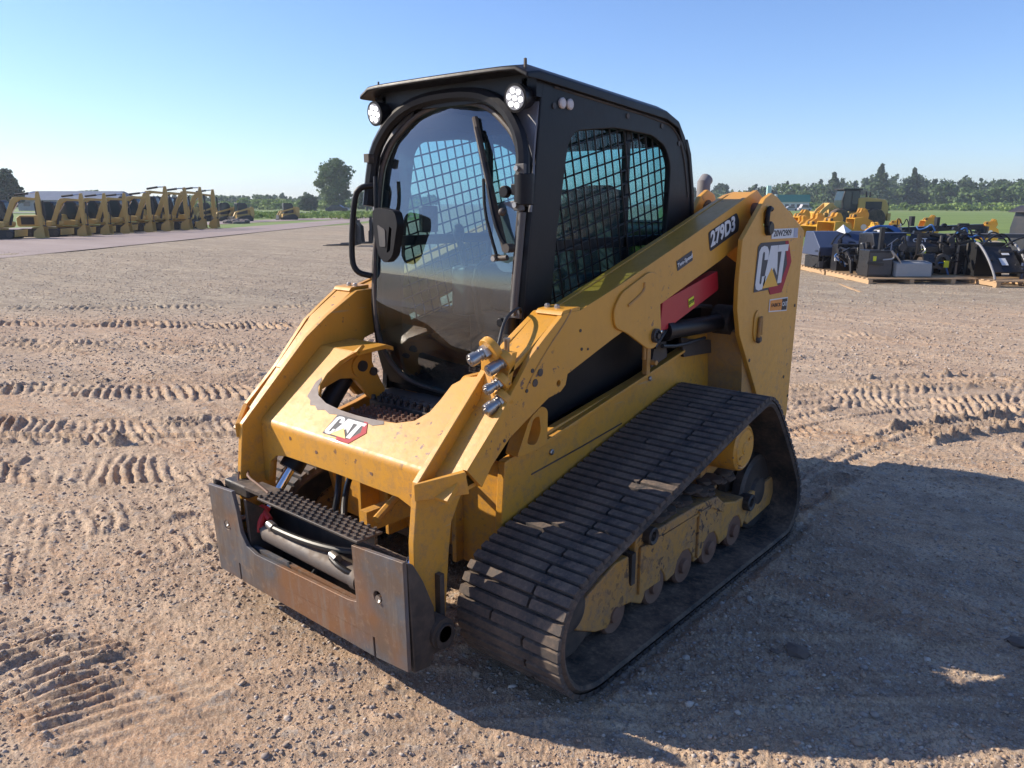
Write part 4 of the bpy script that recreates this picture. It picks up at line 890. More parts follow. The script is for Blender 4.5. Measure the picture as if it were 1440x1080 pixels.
# ---- cab
CAB = MB(); SO = [(-.60, .80), (-.655, 1.10), (-.66, 1.25), (-.635, 1.48), (-.60, 1.75), (-.575, 2.0), (-.56, 2.07), (.33, 2.02), (.43, 1.985), (.49, 1.93), (.545, 1.82), (.585, 1.66), (.605, 1.50), (.62, 1.25), (.62, .80)]
SH = rnd([(-.405, 1.85), (-.36, 1.90), (-.09, 1.93), (.20, 1.92), (.32, 1.88), (.375, 1.80), (.37, 1.55), (.35, 1.30), (.25, 1.02), (-.42, 1.02), (-.50, 1.22), (-.47, 1.50)], .035, 4)
CAB.box(-.415, .415, -.58, .60, .80, .83); CB = CAB.build('cab', BLK, L)
for s in (1, -1): CAB = MB(); CAB.prism(SO, 0, *((.415, .445) if s > 0 else (-.445, -.415)), holes=[SH]); CAB.build('side_panel', BLK, CB, bevel=.006, seg=2)
m = MB(); m.box(-.415, .415, .575, .60, .82, 1.20).box(-.415, .415, .57, .60, 1.2, 1.28).box(-.415, -.34, .56, .585, 1.30, 1.80).box(.34, .415, .56, .585, 1.30, 1.80).box(-.415, .415, .48, .51, 1.93, 1.97); m.build('rear_wall', BLK, CB)
m = MB(); m.box(-.34, .34, .545, .551, 1.28, 1.93, Matrix.Rotation(R(6), 3, 'X')); m.build('rear_window', GLASS2, CB)
# door frame: face leans with height
DZ = [.80, .84, 1.0, 1.18, 1.37, 1.50, 1.775, 1.883, 1.97, 2.01, 2.10]; DY = [-.60, -.605, -.65, -.668, -.655, -.638, -.598, -.586, -.570, -.558, -.54]
DW = [(.845, .0), (.850, .16), (.865, .25), (.90, .31), (.95, .355), (1.02, .385), (1.10, .397), (1.3, .403), (1.5, .404), (1.70, .402), (1.775, .395), (1.83, .370), (1.883, .335), (1.93, .280), (1.97, .222), (1.995, .165), (2.008, .10), (2.012, .0)]
dyf = lambda z: interp(z, DZ, DY)
dz_ = [a for a, _ in DW]; dw_ = [b for _, b in DW]
wz = lambda z: interp(z, dz_, dw_)
rows = sorted(set([round(a, 4) for a in np.linspace(.846, 2.011, 44)]+[a for a, _ in DW]))
gv = []; NX = 9
for z in rows:
    w = wz(z)
    for k in range(NX): u = -1+2*k/(NX-1); gv.append((u*w, dyf(z)-.016-.014*(1-u*u), z))
gf = [(i*NX+k, i*NX+k+1, (i+1)*NX+k+1, (i+1)*NX+k) for i in range(len(rows)-1) for k in range(NX-1)]
m = MB(); m.add(gv, gf); DOOR = m.build('door_glass', GLASS, CB, smooth=True)
loop = [(w, z) for z, w in DW]+[(-w, z) for z, w in reversed(DW[1:-1])]
m = MB(); m.tube([(x, dyf(z)-.018, z) for x, z in loop]+[(loop[0][0], dyf(loop[0][1])-.018, loop[0][1])], .011, 8, 1); m.build('door_seal', BLKD, DOOR, smooth=True)
# pillars and fascia around the door as solid strips
def strip(z0, z1, xin, xout, s, n=26, name='pillar', mat=BLK, off=0, th=.03):
    vs = []; zs = np.linspace(z0, z1, n)
    for z in zs:
        a, b = xin(z), xout(z); y = dyf(z)+off
        vs += [(s*a, y, z), (s*b, y, z), (s*b, y+th, z), (s*a, y+th, z)]
    fs = [(i*4+j, i*4+(j+1) % 4, (i+1)*4+(j+1) % 4, (i+1)*4+j) for i in range(n-1) for j in range(4)]+[(0, 1, 2, 3), ((n-1)*4+3, (n-1)*4+2, (n-1)*4+1, (n-1)*4)]
    mm = MB(); mm.add(vs, fs); return mm.build(name, mat, CB, bevel=.003)
for s in (1, -1):
    strip(.83, 2.008, lambda z: wz(z)-.004, lambda z: .444, s, 40)
    strip(1.60, 2.00, lambda z: max(wz(z)+.045, .24), lambda z: .438, s, 20, 'scuffed_panel', GREYP, -.012, .010)
m = MB(); m.prism([(-.444, 2.004), (.444, 2.004), (.444, 2.085), (-.444, 2.085)], 1, -.60, -.55); m.build('fascia', BLK, CB)
# arch trim over the door
arch = [(a*1.0, z) for z, a in [(1.62, .432), (1.78, .425), (1.86, .405), (1.93, .355), (1.98, .30), (2.02, .22), (2.04, .12), (2.045, 0)]]
m = MB(); m.tube([(x, dyf(z)-.05, z) for x, z in arch]+[(-x, dyf(z)-.05, z) for x, z in reversed(arch[:-1])], .026, 8, 1); m.build('door_arch', BLK, CB, smooth=True)
# roof with visor
ro = [(-.692, 2.088), (-.688, 2.106), (-.62, 2.118), (.30, 2.056), (.41, 2.022), (.49, 1.965), (.525, 1.91)]
ri = [(-.675, 2.086), (-.62, 2.085), (.30, 2.02), (.40, 1.99), (.475, 1.935), (.505, 1.89)]
NXR = 17; vs = []
prof = ro+ri[::-1]; k = len(prof)
for i in range(NXR):
    u = -1+2*i/(NXR-1); x = u*.462; drop = .030*abs(u)**18
    for j, (y, z) in enumerate(prof):
        yy = y+(.018*u*u if y < -.6 else 0); vs.append((x*(1 if y < .45 else .97), yy, z-drop))
fs = [(i*k+j, i*k+(j+1) % k, (i+1)*k+(j+1) % k, (i+1)*k+j) for i in range(NXR-1) for j in range(k)]+[tuple(range(k))[::-1], tuple(range((NXR-1)*k, NXR*k))]
m = MB(); m.add(vs, fs); RO = m.build('roof', BLK, CB, bevel=.007, seg=2)
for s in (1, -1):
    m = MB(); m.prism([(.515, 1.925), (.555, 1.86), (.60, 1.70), (.625, 1.50), (.64, 1.20), (.612, 1.20), (.60, 1.50), (.573, 1.69), (.53, 1.84), (.49, 1.91)], 0, *((.36, .452) if s > 0 else (-.452, -.36))); m.build('rear_pillar', BLK, RO, bevel=.006)
m = MB(); m.lathe([(2.09, .007), (2.128, .006), (2.130, .001)], (.425, -.64, 0), 2, 6); m.lathe([(2.09, .004), (2.122, .004), (2.122, .001)], (-.36, -.65, 0), 2, 6); m.build('antenna_stub', BLKD, RO)
# side groove and guard bolts
for s in (1, -1):
    b = MB(); b.tube([(s*.446, -.50, 2.045), (s*.446, .32, 1.985), (s*.446, .41, 1.95), (s*.446, .465, 1.895), (s*.446, .51, 1.80), (s*.446, .55, 1.66)], .004, 6, 1); b.build('side_groove', BLKD, CB, smooth=True)
    for y, z in ((.0, 1.985), (.28, 1.965), (.44, 1.90), (-.5, 1.98)): MB().lathe([(s*.444, .011), (s*.449, .011), (s*.449, .001)], (0, y, z), 0, 12).build('bolt', BLKD, CB)
for y in (-.452, -.405): MB().lathe([(.444, .020), (.452, .020), (.456, .014), (.456, .001)], (0, y, 1.994), 0, 16).build('marker_lens', LENSD if False else paint('milky_lens', (.55, .5, .48), .3, .1), CB, smooth=True)
# wire mesh guards, grid turned a little, clipped to the window opening
def inpoly(poly, p):
    c = False; n = len(poly); j = n-1
    for i in range(n):
        if (poly[i][1] > p[1]) != (poly[j][1] > p[1]) and p[0] < (poly[j][0]-poly[i][0])*(p[1]-poly[i][1])/(poly[j][1]-poly[i][1])+poly[i][0]: c = not c
        j = i
    return c
for s in (1, -1):
    m = MB(); th = R(13)
    for fam in (0, 1):
        a = th+(math.pi/2 if fam else 0); d = np.array([math.cos(a), math.sin(a)]); nn = np.array([-d[1], d[0]])
        for k in range(-22, 23):
            c0 = np.array([-.05, 1.47])+nn*k*.0545; run = None
            for t in np.linspace(-.8, .8, 161):
                q = c0+d*t; ok = inpoly(SH, q)
                if ok and run is None: run = q
                if run is not None: last = q
                if (not ok) and run is not None:
                    x = s*(.418+(.005 if fam else 0)); m.cyl((x, run[0]-d[0]*.008, run[1]-d[1]*.008), (x, last[0], last[1]), .0040, n=5, cap=False); run = None
    m.build('wire_mesh', BLK, CB, kind='stuff', smooth=True)
    for (y0, y1, zb, zt) in ((-.52, .06, 1.48, 1.96), (.085, .42, 1.48, 1.96), (-.53, .40, 1.0, 1.45)):
        m = MB(); m.box(s*.395-.003, s*.395+.003, y0, y1, zb, zt); m.build('side_window', GLASS2, CB)
    m = MB(); m.box(s*.398-.012, s*.398+.012, .055, .09, 1.02, 1.95).box(s*.398-.012, s*.398+.012, -.56, .5, 1.445, 1.49); m.build('window_bar', BLK, CB, bevel=.003)
# hinges, gas strut and handle on the door
m = MB(); m.cyl((.452, -.675, 1.625), (.452, -.675, 1.735), .036, n=20); m.box(.40, .46, -.69, -.66, 1.66, 1.70); m.cyl((.372, -.70, 1.672), (.372, -.675, 1.672), .022); m.build('door_hinge', BLK, CB, bevel=.004)
m = MB(); m.cyl((.395, -.685, 1.15), (.395, -.685, 1.215), .027, n=18); m.box(.36, .40, -.69, -.67, 1.17, 1.20); m.cyl((.352, -.70, 1.19), (.352, -.68, 1.19), .017); m.build('door_hinge', BLK, CB, bevel=.004)
m = MB(); m.cyl((.452, -.685, 1.60), (.425, -.70, 1.235), .014, n=14); m.build('hinge_post', GRY, CB, smooth=True)
for (x, z) in ((.445, 1.752), (.438, 1.625), (.428, 1.235)):
    m = MB(); m.box(x-.012, x+.03, -.705, -.69, z-.02, z+.016); Bq = m.build('bolt_plate', GRY, CB, bevel=.003); MB().cyl((x+.002, -.718, z), (x+.002, -.704, z), .010, n=8).build('bolt', STEEL, Bq)
m = MB(); m.ball((.382, -.715, 1.60), .015); m.build('knob', BLKD, CB, smooth=True)
m = MB(); m.prism(rnd([(.285, 1.63), (.40, 1.645), (.385, 1.375), (.30, 1.375), (.255, 1.45)], .03), 1, -.640, -.632); m.build('wiper_motor_cover', GREYP, CB, bevel=.003)
m = MB(); m.tube([(-.395, -.66, 1.705), (-.44, -.70, 1.70), (-.465, -.72, 1.66), (-.485, -.735, 1.40), (-.46, -.73, 1.335), (-.41, -.685, 1.32)], .013, 12, 2); m.build('grab_handle', BLK, CB, smooth=True)
m = MB(); m.tube([(-.40, -.66, 1.82), (-.41, -.68, 1.82)], .012, 8); m.box(-.425, -.395, -.69, -.66, 1.80, 1.835); m.build('handle_bolt', BLKD, CB)
m = MB(); m.tube([(-.36, -.685, 1.74), (-.345, -.70, 1.66), (-.345, -.70, 1.60)], .009, 8, 1)
m.prism(rnd([(-.305, 1.60), (-.27, 1.615), (-.165, 1.60), (-.150, 1.55), (-.185, 1.42), (-.235, 1.385), (-.275, 1.42), (-.30, 1.50)], .02), 1, -.755, -.715, holes=[rnd([(-.20, 1.54), (-.185, 1.53), (-.20, 1.44), (-.222, 1.43)], .006)]); MIR = m.build('mirror', BLK, CB, bevel=.008)
m = MB(); m.prism(rnd([(-.272, 1.545), (-.225, 1.525), (-.225, 1.455), (-.262, 1.455)], .008), 1, -.758, -.755); m.build('mirror_panel', GRY, MIR)
m = MB(); m.ball((-.285, -.74, 1.60), .012); m.build('knob', GRY, MIR, smooth=True)
# wiper
def dp(x, z, o): return (x, dyf(z)-o, z)
m = MB(); m.tube([dp(.388, 1.465, .045), dp(.345, 1.52, .06), dp(.30, 1.62, .065), dp(.235, 1.78, .05)], .008, 8, 1); m.tube([dp(.335, 1.435, .045), dp(.315, 1.50, .06), dp(.27, 1.60, .065), dp(.24, 1.72, .055)], .006, 8, 1); WP = m.build('wiper_arm', BLK, CB, smooth=True)
m = MB(); m.tube([dp(.150, 1.95, .036), dp(.20, 1.83, .036), dp(.25, 1.72, .036), dp(.31, 1.58, .036), dp(.365, 1.46, .036)], .012, 8, 1); m.tube([dp(.175, 1.91, .05), dp(.25, 1.75, .06), dp(.33, 1.54, .05)], .009, 6, 1); m.build('wiper_blade', BLKD, WP, smooth=True)
m = MB(); m.cyl(dp(.39, 1.47, .03), dp(.39, 1.47, .065), .017); m.cyl(dp(.33, 1.432, .03), dp(.33, 1.432, .062), .013); m.cyl(dp(.385, 1.435, .045), dp(.34, 1.43, .045), .010); m.build('wiper_pivot', BLKD, WP, smooth=True)
MB().cyl(dp(.335, 1.43, .062), dp(.335, 1.43, .07), .010).build('bolt', STEEL, WP)
# work lamps
for s in (1, -1):
    c = Vector((s*.388, -.635, 2.000)); d = Vector((s*.06, -1, -.14)).normalized()
    m = MB(); m.cyl(c-d*-.0, c+d*-.06, .048, .036, 24); m.cyl(c, c+d*.018, .048, .050, 24); m.cyl(c+d*.018, c+d*.0185, .050, .043, 24); LP = m.build('work_lamp', BLK, CB, smooth=True)
    a = d.orthogonal().normalized(); b_ = d.cross(a)
    m = MB(); m.cyl(c+d*.014, c+d*.0200, .041, n=24); m.build('reflector', LENSD, LP, smooth=True)
    m = MB()
    for k in range(7):
        q = c+d*.020 if k == 0 else c+d*.020+(a*math.cos(k*math.pi/3)+b_*math.sin(k*math.pi/3))*.026
        m.cyl(q, q+d*.003, .0095, n=10)
    m.build('led', LENS, LP, smooth=True)
    m = MB(); m.box(c.x-.012, c.x+.012, -.60, -.57, 2.0, 2.07); m.build('bracket', BLK, LP)
# interior
m = MB(); m.box(-.26, .26, -.10, .36, 1.12, 1.24); SE = m.build('seat', GRY, CB, bevel=.04, seg=3)
m = MB(); m.box(-.24, .24, .28, .40, 1.22, 1.70, Matrix.Rotation(R(8), 3, 'X')); m.build('seat_back', GRY, SE, bevel=.05, seg=3)
m = MB(); m.box(-.11, .11, .40, .46, 1.62, 1.72); m.build('head_rest', BLKD, SE, bevel=.03, seg=3)
for s in (1, -1):
    m = MB(); m.box(s*.34-.05, s*.34+.05, -.22, .30, 1.10, 1.34); P_ = m.build('arm_pod', GRY, CB, bevel=.02)
    m = MB(); m.tube([(s*.33, -.18, 1.34), (s*.33, -.20, 1.42), (s*.33, -.22, 1.48)], .016, 8); m.ball((s*.33, -.22, 1.50), (.028, .028, .04)); m.build('joystick', BLKD, P_, smooth=True)
m = MB(); m.box(-.41, -.38, -.40, -.30, 1.50, 1.62); m.build('display', BLKD, CB, bevel=.008)
m = MB(); m.box(-.20, -.14, .30, .33, 1.58, 1.66); m.build('notice', WHT, CB)
m = MB(); m.box(-.37, .37, -.12, .50, .83, 1.12); m.build('seat_box', GRY, CB, bevel=.02)
m = MB(); m.tube([(-.27, -.14, 1.02), (-.27, -.20, 1.40), (.27, -.20, 1.40), (.27, -.14, 1.02)], .018, 8, 2); m.build('restraint_bar', BLKD, CB, smooth=True)
# ---- writing
def emblem(parent, P, k=1.0):
    """badge of three white capitals with a small triangle, on a dark and red panel; P maps plane coordinates to the place"""
    def put(name, pts, mat, lift):
        b = MB(); b.prism(pts, 2, 0, .0009); b.v = [P(p[0]*k, p[1]*k, lift+p[2]) for p in b.v]; return b.build(name, mat, parent)
    B = put('badge', [(-.215, -.19), (-.20, .17), (-.17, .20), (.16, .20), (.22, .02), (.12, -.235), (-.02, -.235), (-.045, -.19)], GRYF, .0006)
    put('badge_panel', [(.12, .20), (.16, .20), (.22, .02), (.12, -.235), (-.02, -.235), (-.05, -.165), (.09, -.165), (.165, .0)], REDF, .0012)
    Cc = [(-.075, .06), (-.075, .13), (-.095, .165), (-.13, .175), (-.165, .165), (-.185, .13), (-.205, -.13), (-.195, -.165), (-.165, -.18), (-.125, -.175), (-.10, -.14), (-.09, -.07), (-.135, -.07), (-.138, -.125), (-.15, -.135), (-.16, -.12), (-.145, .11), (-.135, .13), (-.12, .12), (-.12, .06)]
    put('letter', Cc, WHT, .0018)
    put('letter', [(-.055, .17), (.03, .17), (.045, -.08), (.0, -.01), (-.035, -.08), (-.05, -.15), (-.12, -.15)], WHT, .0018)
    put('letter', [(.035, .17), (.165, .17), (.160, .115), (.125, .115), (.105, -.15), (.055, -.15), (.08, .115), (.035, .115)], WHT, .0018)
    put('badge_triangle', [(-.125, -.17), (-.028, -.01), (.062, -.17)], YELF, .0026)
    return B
emblem(AL if False else L, lambda x, y, z: (.736+z, .93+x*1.02, 1.328+y*.60))
emblem(L, lambda x, y, z: slope(-.002+x*.50, .075+y*.24, z))
d1 = Vector((0, .285, .165)).normalized(); d1 = Vector((0, .31, .095*1.0)).normalized()
ax = Vector((0, 1, .305)).normalized(); ay = Vector((0, -.305, 1)).normalized()
decal('model_badge', rnd([(-.145, -.045), (.15, -.045), (.165, .0), (.145, .045), (-.145, .045)], .015), BLKF, AL, (.658, .51, 1.505), ax, ay)
textmesh('model_number', '279D3', WHT, AL, (.660, .50, 1.505), ax, ay, .066, .035, 1.0, .12)
decal('speed_badge', [(-.068, -.022), (.068, -.022), (.068, .022), (-.068, .022)], GRYF, AL, (.658, .155, 1.392), ax, ay)
textmesh('speed_lettering', 'Two-Speed', WHT, AL, (.660, .155, 1.392), ax, ay, .018, .02, 1.15)
decal('number_plate', [(-.125, -.024), (.215, -.028), (.20, .022), (-.125, .024)], WHT, L, (.7355, 1.0, 1.487), (0, 1, 0), (0, 0, 1))
textmesh('stock_number', '20W2909', BLKF, L, (.7365, 1.010, 1.487), (0, 1, 0), (0, 0, 1), .031, .012, 1.3)
decal('stripe', [(-.02, -.024), (.03, -.026), (.03, .022), (-.02, .022)], flat('blue_grey_decal', (.35, .38, .50), .5), L, (.737, 1.175, 1.487), (0, 1, 0), (0, 0, 1))
decal('dealer_sticker', [(-.12, -.032), (.115, -.036), (.115, .036), (-.12, .032)], WHT, L, (.7355, 1.03, 1.125), (0, 1, -.05), (0, .05, 1))
decal('sticker_field', [(-.112, -.026), (.04, -.029), (.04, .029), (-.112, .026)], ORG, L, (.7365, 1.03, 1.125), (0, 1, -.05), (0, .05, 1))
decal('sticker_field', [(.042, -.029), (.108, -.030), (.108, .030), (.042, .029)], BLKF, L, (.7365, 1.03, 1.125), (0, 1, -.05), (0, .05, 1))
textmesh('dealer_name', 'FABICK', BLKF, L, (.7375, .994, 1.127), (0, 1, -.05), (0, .05, 1), .018, .015, 1.5)
textmesh('dealer_name', 'CAT', WHT, L, (.7375, 1.105, 1.122), (0, 1, -.05), (0, .05, 1), .022, .02, 1.05)
# ================================================================== MACHINES AROUND THE YARD
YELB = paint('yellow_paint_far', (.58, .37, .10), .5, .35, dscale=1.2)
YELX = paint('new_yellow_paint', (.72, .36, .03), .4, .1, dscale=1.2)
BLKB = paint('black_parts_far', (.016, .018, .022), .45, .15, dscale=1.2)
def bearing(px): return math.degrees(math.atan((px-720)/1061))
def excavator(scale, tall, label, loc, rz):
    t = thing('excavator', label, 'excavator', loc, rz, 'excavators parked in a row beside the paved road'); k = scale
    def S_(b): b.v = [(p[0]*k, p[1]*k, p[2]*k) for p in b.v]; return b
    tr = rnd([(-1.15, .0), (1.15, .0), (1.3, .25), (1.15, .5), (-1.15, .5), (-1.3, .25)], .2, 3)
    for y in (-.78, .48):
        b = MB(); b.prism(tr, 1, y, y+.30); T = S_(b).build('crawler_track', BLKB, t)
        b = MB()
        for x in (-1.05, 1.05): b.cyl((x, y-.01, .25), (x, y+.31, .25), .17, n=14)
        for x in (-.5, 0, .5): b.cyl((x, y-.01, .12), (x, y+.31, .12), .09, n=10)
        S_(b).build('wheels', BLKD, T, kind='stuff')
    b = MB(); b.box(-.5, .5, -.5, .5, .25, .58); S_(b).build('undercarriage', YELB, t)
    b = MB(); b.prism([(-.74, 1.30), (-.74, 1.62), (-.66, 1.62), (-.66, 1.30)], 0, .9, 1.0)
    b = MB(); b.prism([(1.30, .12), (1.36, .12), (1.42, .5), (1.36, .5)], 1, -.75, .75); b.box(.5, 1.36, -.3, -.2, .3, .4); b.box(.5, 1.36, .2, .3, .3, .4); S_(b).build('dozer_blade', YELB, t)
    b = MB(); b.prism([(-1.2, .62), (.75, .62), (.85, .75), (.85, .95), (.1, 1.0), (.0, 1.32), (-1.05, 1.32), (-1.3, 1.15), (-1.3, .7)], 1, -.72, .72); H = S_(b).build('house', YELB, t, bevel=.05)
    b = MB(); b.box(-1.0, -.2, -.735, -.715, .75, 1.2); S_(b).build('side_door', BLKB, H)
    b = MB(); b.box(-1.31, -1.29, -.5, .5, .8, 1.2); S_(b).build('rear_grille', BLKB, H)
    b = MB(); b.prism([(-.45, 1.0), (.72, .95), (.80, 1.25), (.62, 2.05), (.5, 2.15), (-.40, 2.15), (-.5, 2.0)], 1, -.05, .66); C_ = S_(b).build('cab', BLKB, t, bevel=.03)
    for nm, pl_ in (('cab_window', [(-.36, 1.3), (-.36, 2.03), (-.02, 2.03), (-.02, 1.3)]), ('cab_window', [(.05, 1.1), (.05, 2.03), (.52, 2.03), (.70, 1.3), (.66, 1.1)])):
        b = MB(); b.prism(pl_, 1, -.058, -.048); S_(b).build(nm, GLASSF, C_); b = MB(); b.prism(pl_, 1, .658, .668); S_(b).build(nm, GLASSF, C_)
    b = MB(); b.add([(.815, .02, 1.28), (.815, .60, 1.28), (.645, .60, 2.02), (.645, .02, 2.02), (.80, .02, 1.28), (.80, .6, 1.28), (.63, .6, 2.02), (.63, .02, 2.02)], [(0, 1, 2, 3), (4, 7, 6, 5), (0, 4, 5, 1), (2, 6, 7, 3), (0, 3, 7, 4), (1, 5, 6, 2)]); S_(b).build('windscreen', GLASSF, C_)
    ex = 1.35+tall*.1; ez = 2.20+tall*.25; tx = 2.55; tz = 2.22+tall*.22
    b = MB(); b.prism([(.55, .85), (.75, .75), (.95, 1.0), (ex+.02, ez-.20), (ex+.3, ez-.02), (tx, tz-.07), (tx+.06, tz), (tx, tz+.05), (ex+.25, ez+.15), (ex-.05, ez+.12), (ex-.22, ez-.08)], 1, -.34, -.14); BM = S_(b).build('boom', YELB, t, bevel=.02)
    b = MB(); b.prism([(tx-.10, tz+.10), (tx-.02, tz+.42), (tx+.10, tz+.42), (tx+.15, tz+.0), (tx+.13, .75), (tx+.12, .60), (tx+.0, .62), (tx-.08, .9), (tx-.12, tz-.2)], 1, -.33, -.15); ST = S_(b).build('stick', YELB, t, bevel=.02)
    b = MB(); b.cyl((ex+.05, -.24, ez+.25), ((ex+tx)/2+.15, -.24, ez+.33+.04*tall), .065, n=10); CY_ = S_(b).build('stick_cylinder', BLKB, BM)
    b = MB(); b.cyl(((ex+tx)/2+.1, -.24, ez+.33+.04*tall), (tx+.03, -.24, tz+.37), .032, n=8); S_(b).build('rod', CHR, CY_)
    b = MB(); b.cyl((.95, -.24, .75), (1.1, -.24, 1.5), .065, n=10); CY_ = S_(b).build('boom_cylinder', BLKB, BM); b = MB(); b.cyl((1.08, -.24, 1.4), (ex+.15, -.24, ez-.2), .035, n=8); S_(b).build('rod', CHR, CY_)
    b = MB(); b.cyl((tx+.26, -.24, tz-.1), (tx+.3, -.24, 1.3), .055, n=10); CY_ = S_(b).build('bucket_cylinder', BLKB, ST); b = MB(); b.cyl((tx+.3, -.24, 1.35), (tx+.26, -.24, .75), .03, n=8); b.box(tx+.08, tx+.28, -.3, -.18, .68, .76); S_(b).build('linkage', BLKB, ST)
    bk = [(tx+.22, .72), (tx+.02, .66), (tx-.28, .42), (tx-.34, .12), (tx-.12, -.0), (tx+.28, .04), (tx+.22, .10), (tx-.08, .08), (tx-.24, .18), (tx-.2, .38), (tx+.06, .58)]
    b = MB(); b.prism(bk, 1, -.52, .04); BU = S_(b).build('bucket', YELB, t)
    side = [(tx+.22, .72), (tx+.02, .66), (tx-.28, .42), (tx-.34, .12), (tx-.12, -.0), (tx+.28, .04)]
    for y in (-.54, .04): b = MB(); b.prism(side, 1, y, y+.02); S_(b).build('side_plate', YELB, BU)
    return t
DESC = ['leftmost excavator of the row, its boom raised over the yellow counterweight', 'second excavator from the left in the parked row', 'third excavator from the left in the parked row', 'fourth excavator from the left in the parked row', 'fifth excavator from the left, last of the low ones',
        'first of the four taller excavators, sixth from the left', 'second of the taller excavators with its stick rising highest', 'third of the taller excavators near the grass', 'rightmost excavator of the row, nearest the distant track loaders']
pxs = [57, 118, 150, 178, 211, 236, 263, 284, 302]
for i, px in enumerate(pxs):
    D = 43.5+13.5*i/8; sc = (.84 if i < 5 else .93)*RNG.uniform(.95, 1.05); p = bd(bearing(px), D); th = R(45+RNG.uniform(-6, 6))
    excavator(sc, 0 if i < 5 else .3+.4*(i % 2), DESC[i], (p.x-2.6*sc*math.cos(th), p.y-2.6*sc*math.sin(th), 0), th)
p = bd(bearing(2), 44); excavator(.86, 0, 'excavator cut off by the left edge of the photo, only its counterweight and cab showing', (p.x-2.0, p.y-2.6, 0), R(44))
def far_loader(label, loc, rz, k=1.0, grp='skid loaders parked far behind the excavators'):
    t = thing('skid_loader', label, 'skid loader', loc, rz, grp)
    def S_(b): b.v = [(p[0]*k, p[1]*k, p[2]*k) for p in b.v]; return b
    for s in (-1, 1):
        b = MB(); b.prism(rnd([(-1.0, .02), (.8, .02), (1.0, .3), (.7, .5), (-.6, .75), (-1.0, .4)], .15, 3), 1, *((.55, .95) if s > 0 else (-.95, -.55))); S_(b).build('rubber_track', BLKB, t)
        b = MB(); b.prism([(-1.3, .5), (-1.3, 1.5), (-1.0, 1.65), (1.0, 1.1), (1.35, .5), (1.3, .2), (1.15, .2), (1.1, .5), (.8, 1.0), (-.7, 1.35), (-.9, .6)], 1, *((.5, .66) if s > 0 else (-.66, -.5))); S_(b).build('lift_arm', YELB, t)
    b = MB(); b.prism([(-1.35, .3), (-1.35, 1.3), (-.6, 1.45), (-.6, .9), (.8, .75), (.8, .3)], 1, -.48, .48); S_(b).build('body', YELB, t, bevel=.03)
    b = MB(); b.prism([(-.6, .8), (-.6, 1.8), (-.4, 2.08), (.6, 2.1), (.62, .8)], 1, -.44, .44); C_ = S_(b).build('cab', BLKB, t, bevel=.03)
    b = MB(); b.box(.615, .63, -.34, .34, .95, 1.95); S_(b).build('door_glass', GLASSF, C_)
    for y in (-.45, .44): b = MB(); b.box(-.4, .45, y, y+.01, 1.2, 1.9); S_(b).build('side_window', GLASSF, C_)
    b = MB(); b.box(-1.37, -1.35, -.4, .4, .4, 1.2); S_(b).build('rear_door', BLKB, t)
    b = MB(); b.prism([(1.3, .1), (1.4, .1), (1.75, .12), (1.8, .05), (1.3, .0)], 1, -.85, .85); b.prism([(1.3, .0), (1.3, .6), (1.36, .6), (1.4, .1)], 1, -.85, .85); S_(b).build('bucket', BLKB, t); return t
far = [(314, 79, -100, 'first skid loader right of the excavator row on the far pavement'), (338, 78, -95, 'skid loader with its bucket down, just behind the rock pile'), (404, 84, -110, 'lone skid loader far off on the pavement beside the grass'), (262, 80, -100, 'skid loader seen between the two tallest excavator sticks'), (286, 80, -95, 'skid loader partly hidden behind the rightmost excavator'), (240, 82, -100, 'skid loader glimpsed furthest left between the tall excavators')]
for px, D, a, lb in far: far_loader(lb, bd(bearing(px), D), R(a), .80)
b = MB()
for i in range(26): b.add(icv*RNG.uniform(.15, .35)*np.array([1.4, 1.2, .8])+np.array([RNG.normal()*.45, RNG.normal()*.4, abs(RNG.normal())*.12]), [tuple(f) for f in icf])
p = bd(bearing(331), 69); b.v = [(q[0]+p.x, q[1]+p.y, q[2]) for q in b.v]; tag(b.build('rock_pile', paint('rock', (.13, .12, .12), .9, .3), kind='stuff'), 'low heap of dark rocks at the edge of the far pavement')
# car on the highway
p = bd(bearing(474), 152); t = thing('parked_car', 'small dark sedan driving on the highway under the lone tall tree', 'car', p, YAW*-1+R(0)); DK = paint('dark_car_paint', (.03, .035, .045), .25, .05, dscale=1)
b = MB(); b.prism([(-2.1, .3), (-2.15, .8), (-1.5, .92), (-.9, 1.38), (.5, 1.40), (1.2, .95), (2.1, .82), (2.15, .35)], 1, -.85, .85); bd_ = b.build('body', DK, t, bevel=.08)
for x in (-1.35, 1.35):
    for y in (-.78, .78): b = MB(); b.cyl((x, y-.1, .32), (x, y+.1, .32), .32, n=16); b.build('wheel', RUBH, t)
for y in (-.862, .852): b = MB(); b.prism([(-1.3, .95), (-.85, 1.3), (.45, 1.32), (1.0, .97)], 1, y, y+.01); b.build('side_window', GLASSF, t)
t.rotation_euler = (0, 0, R(40))
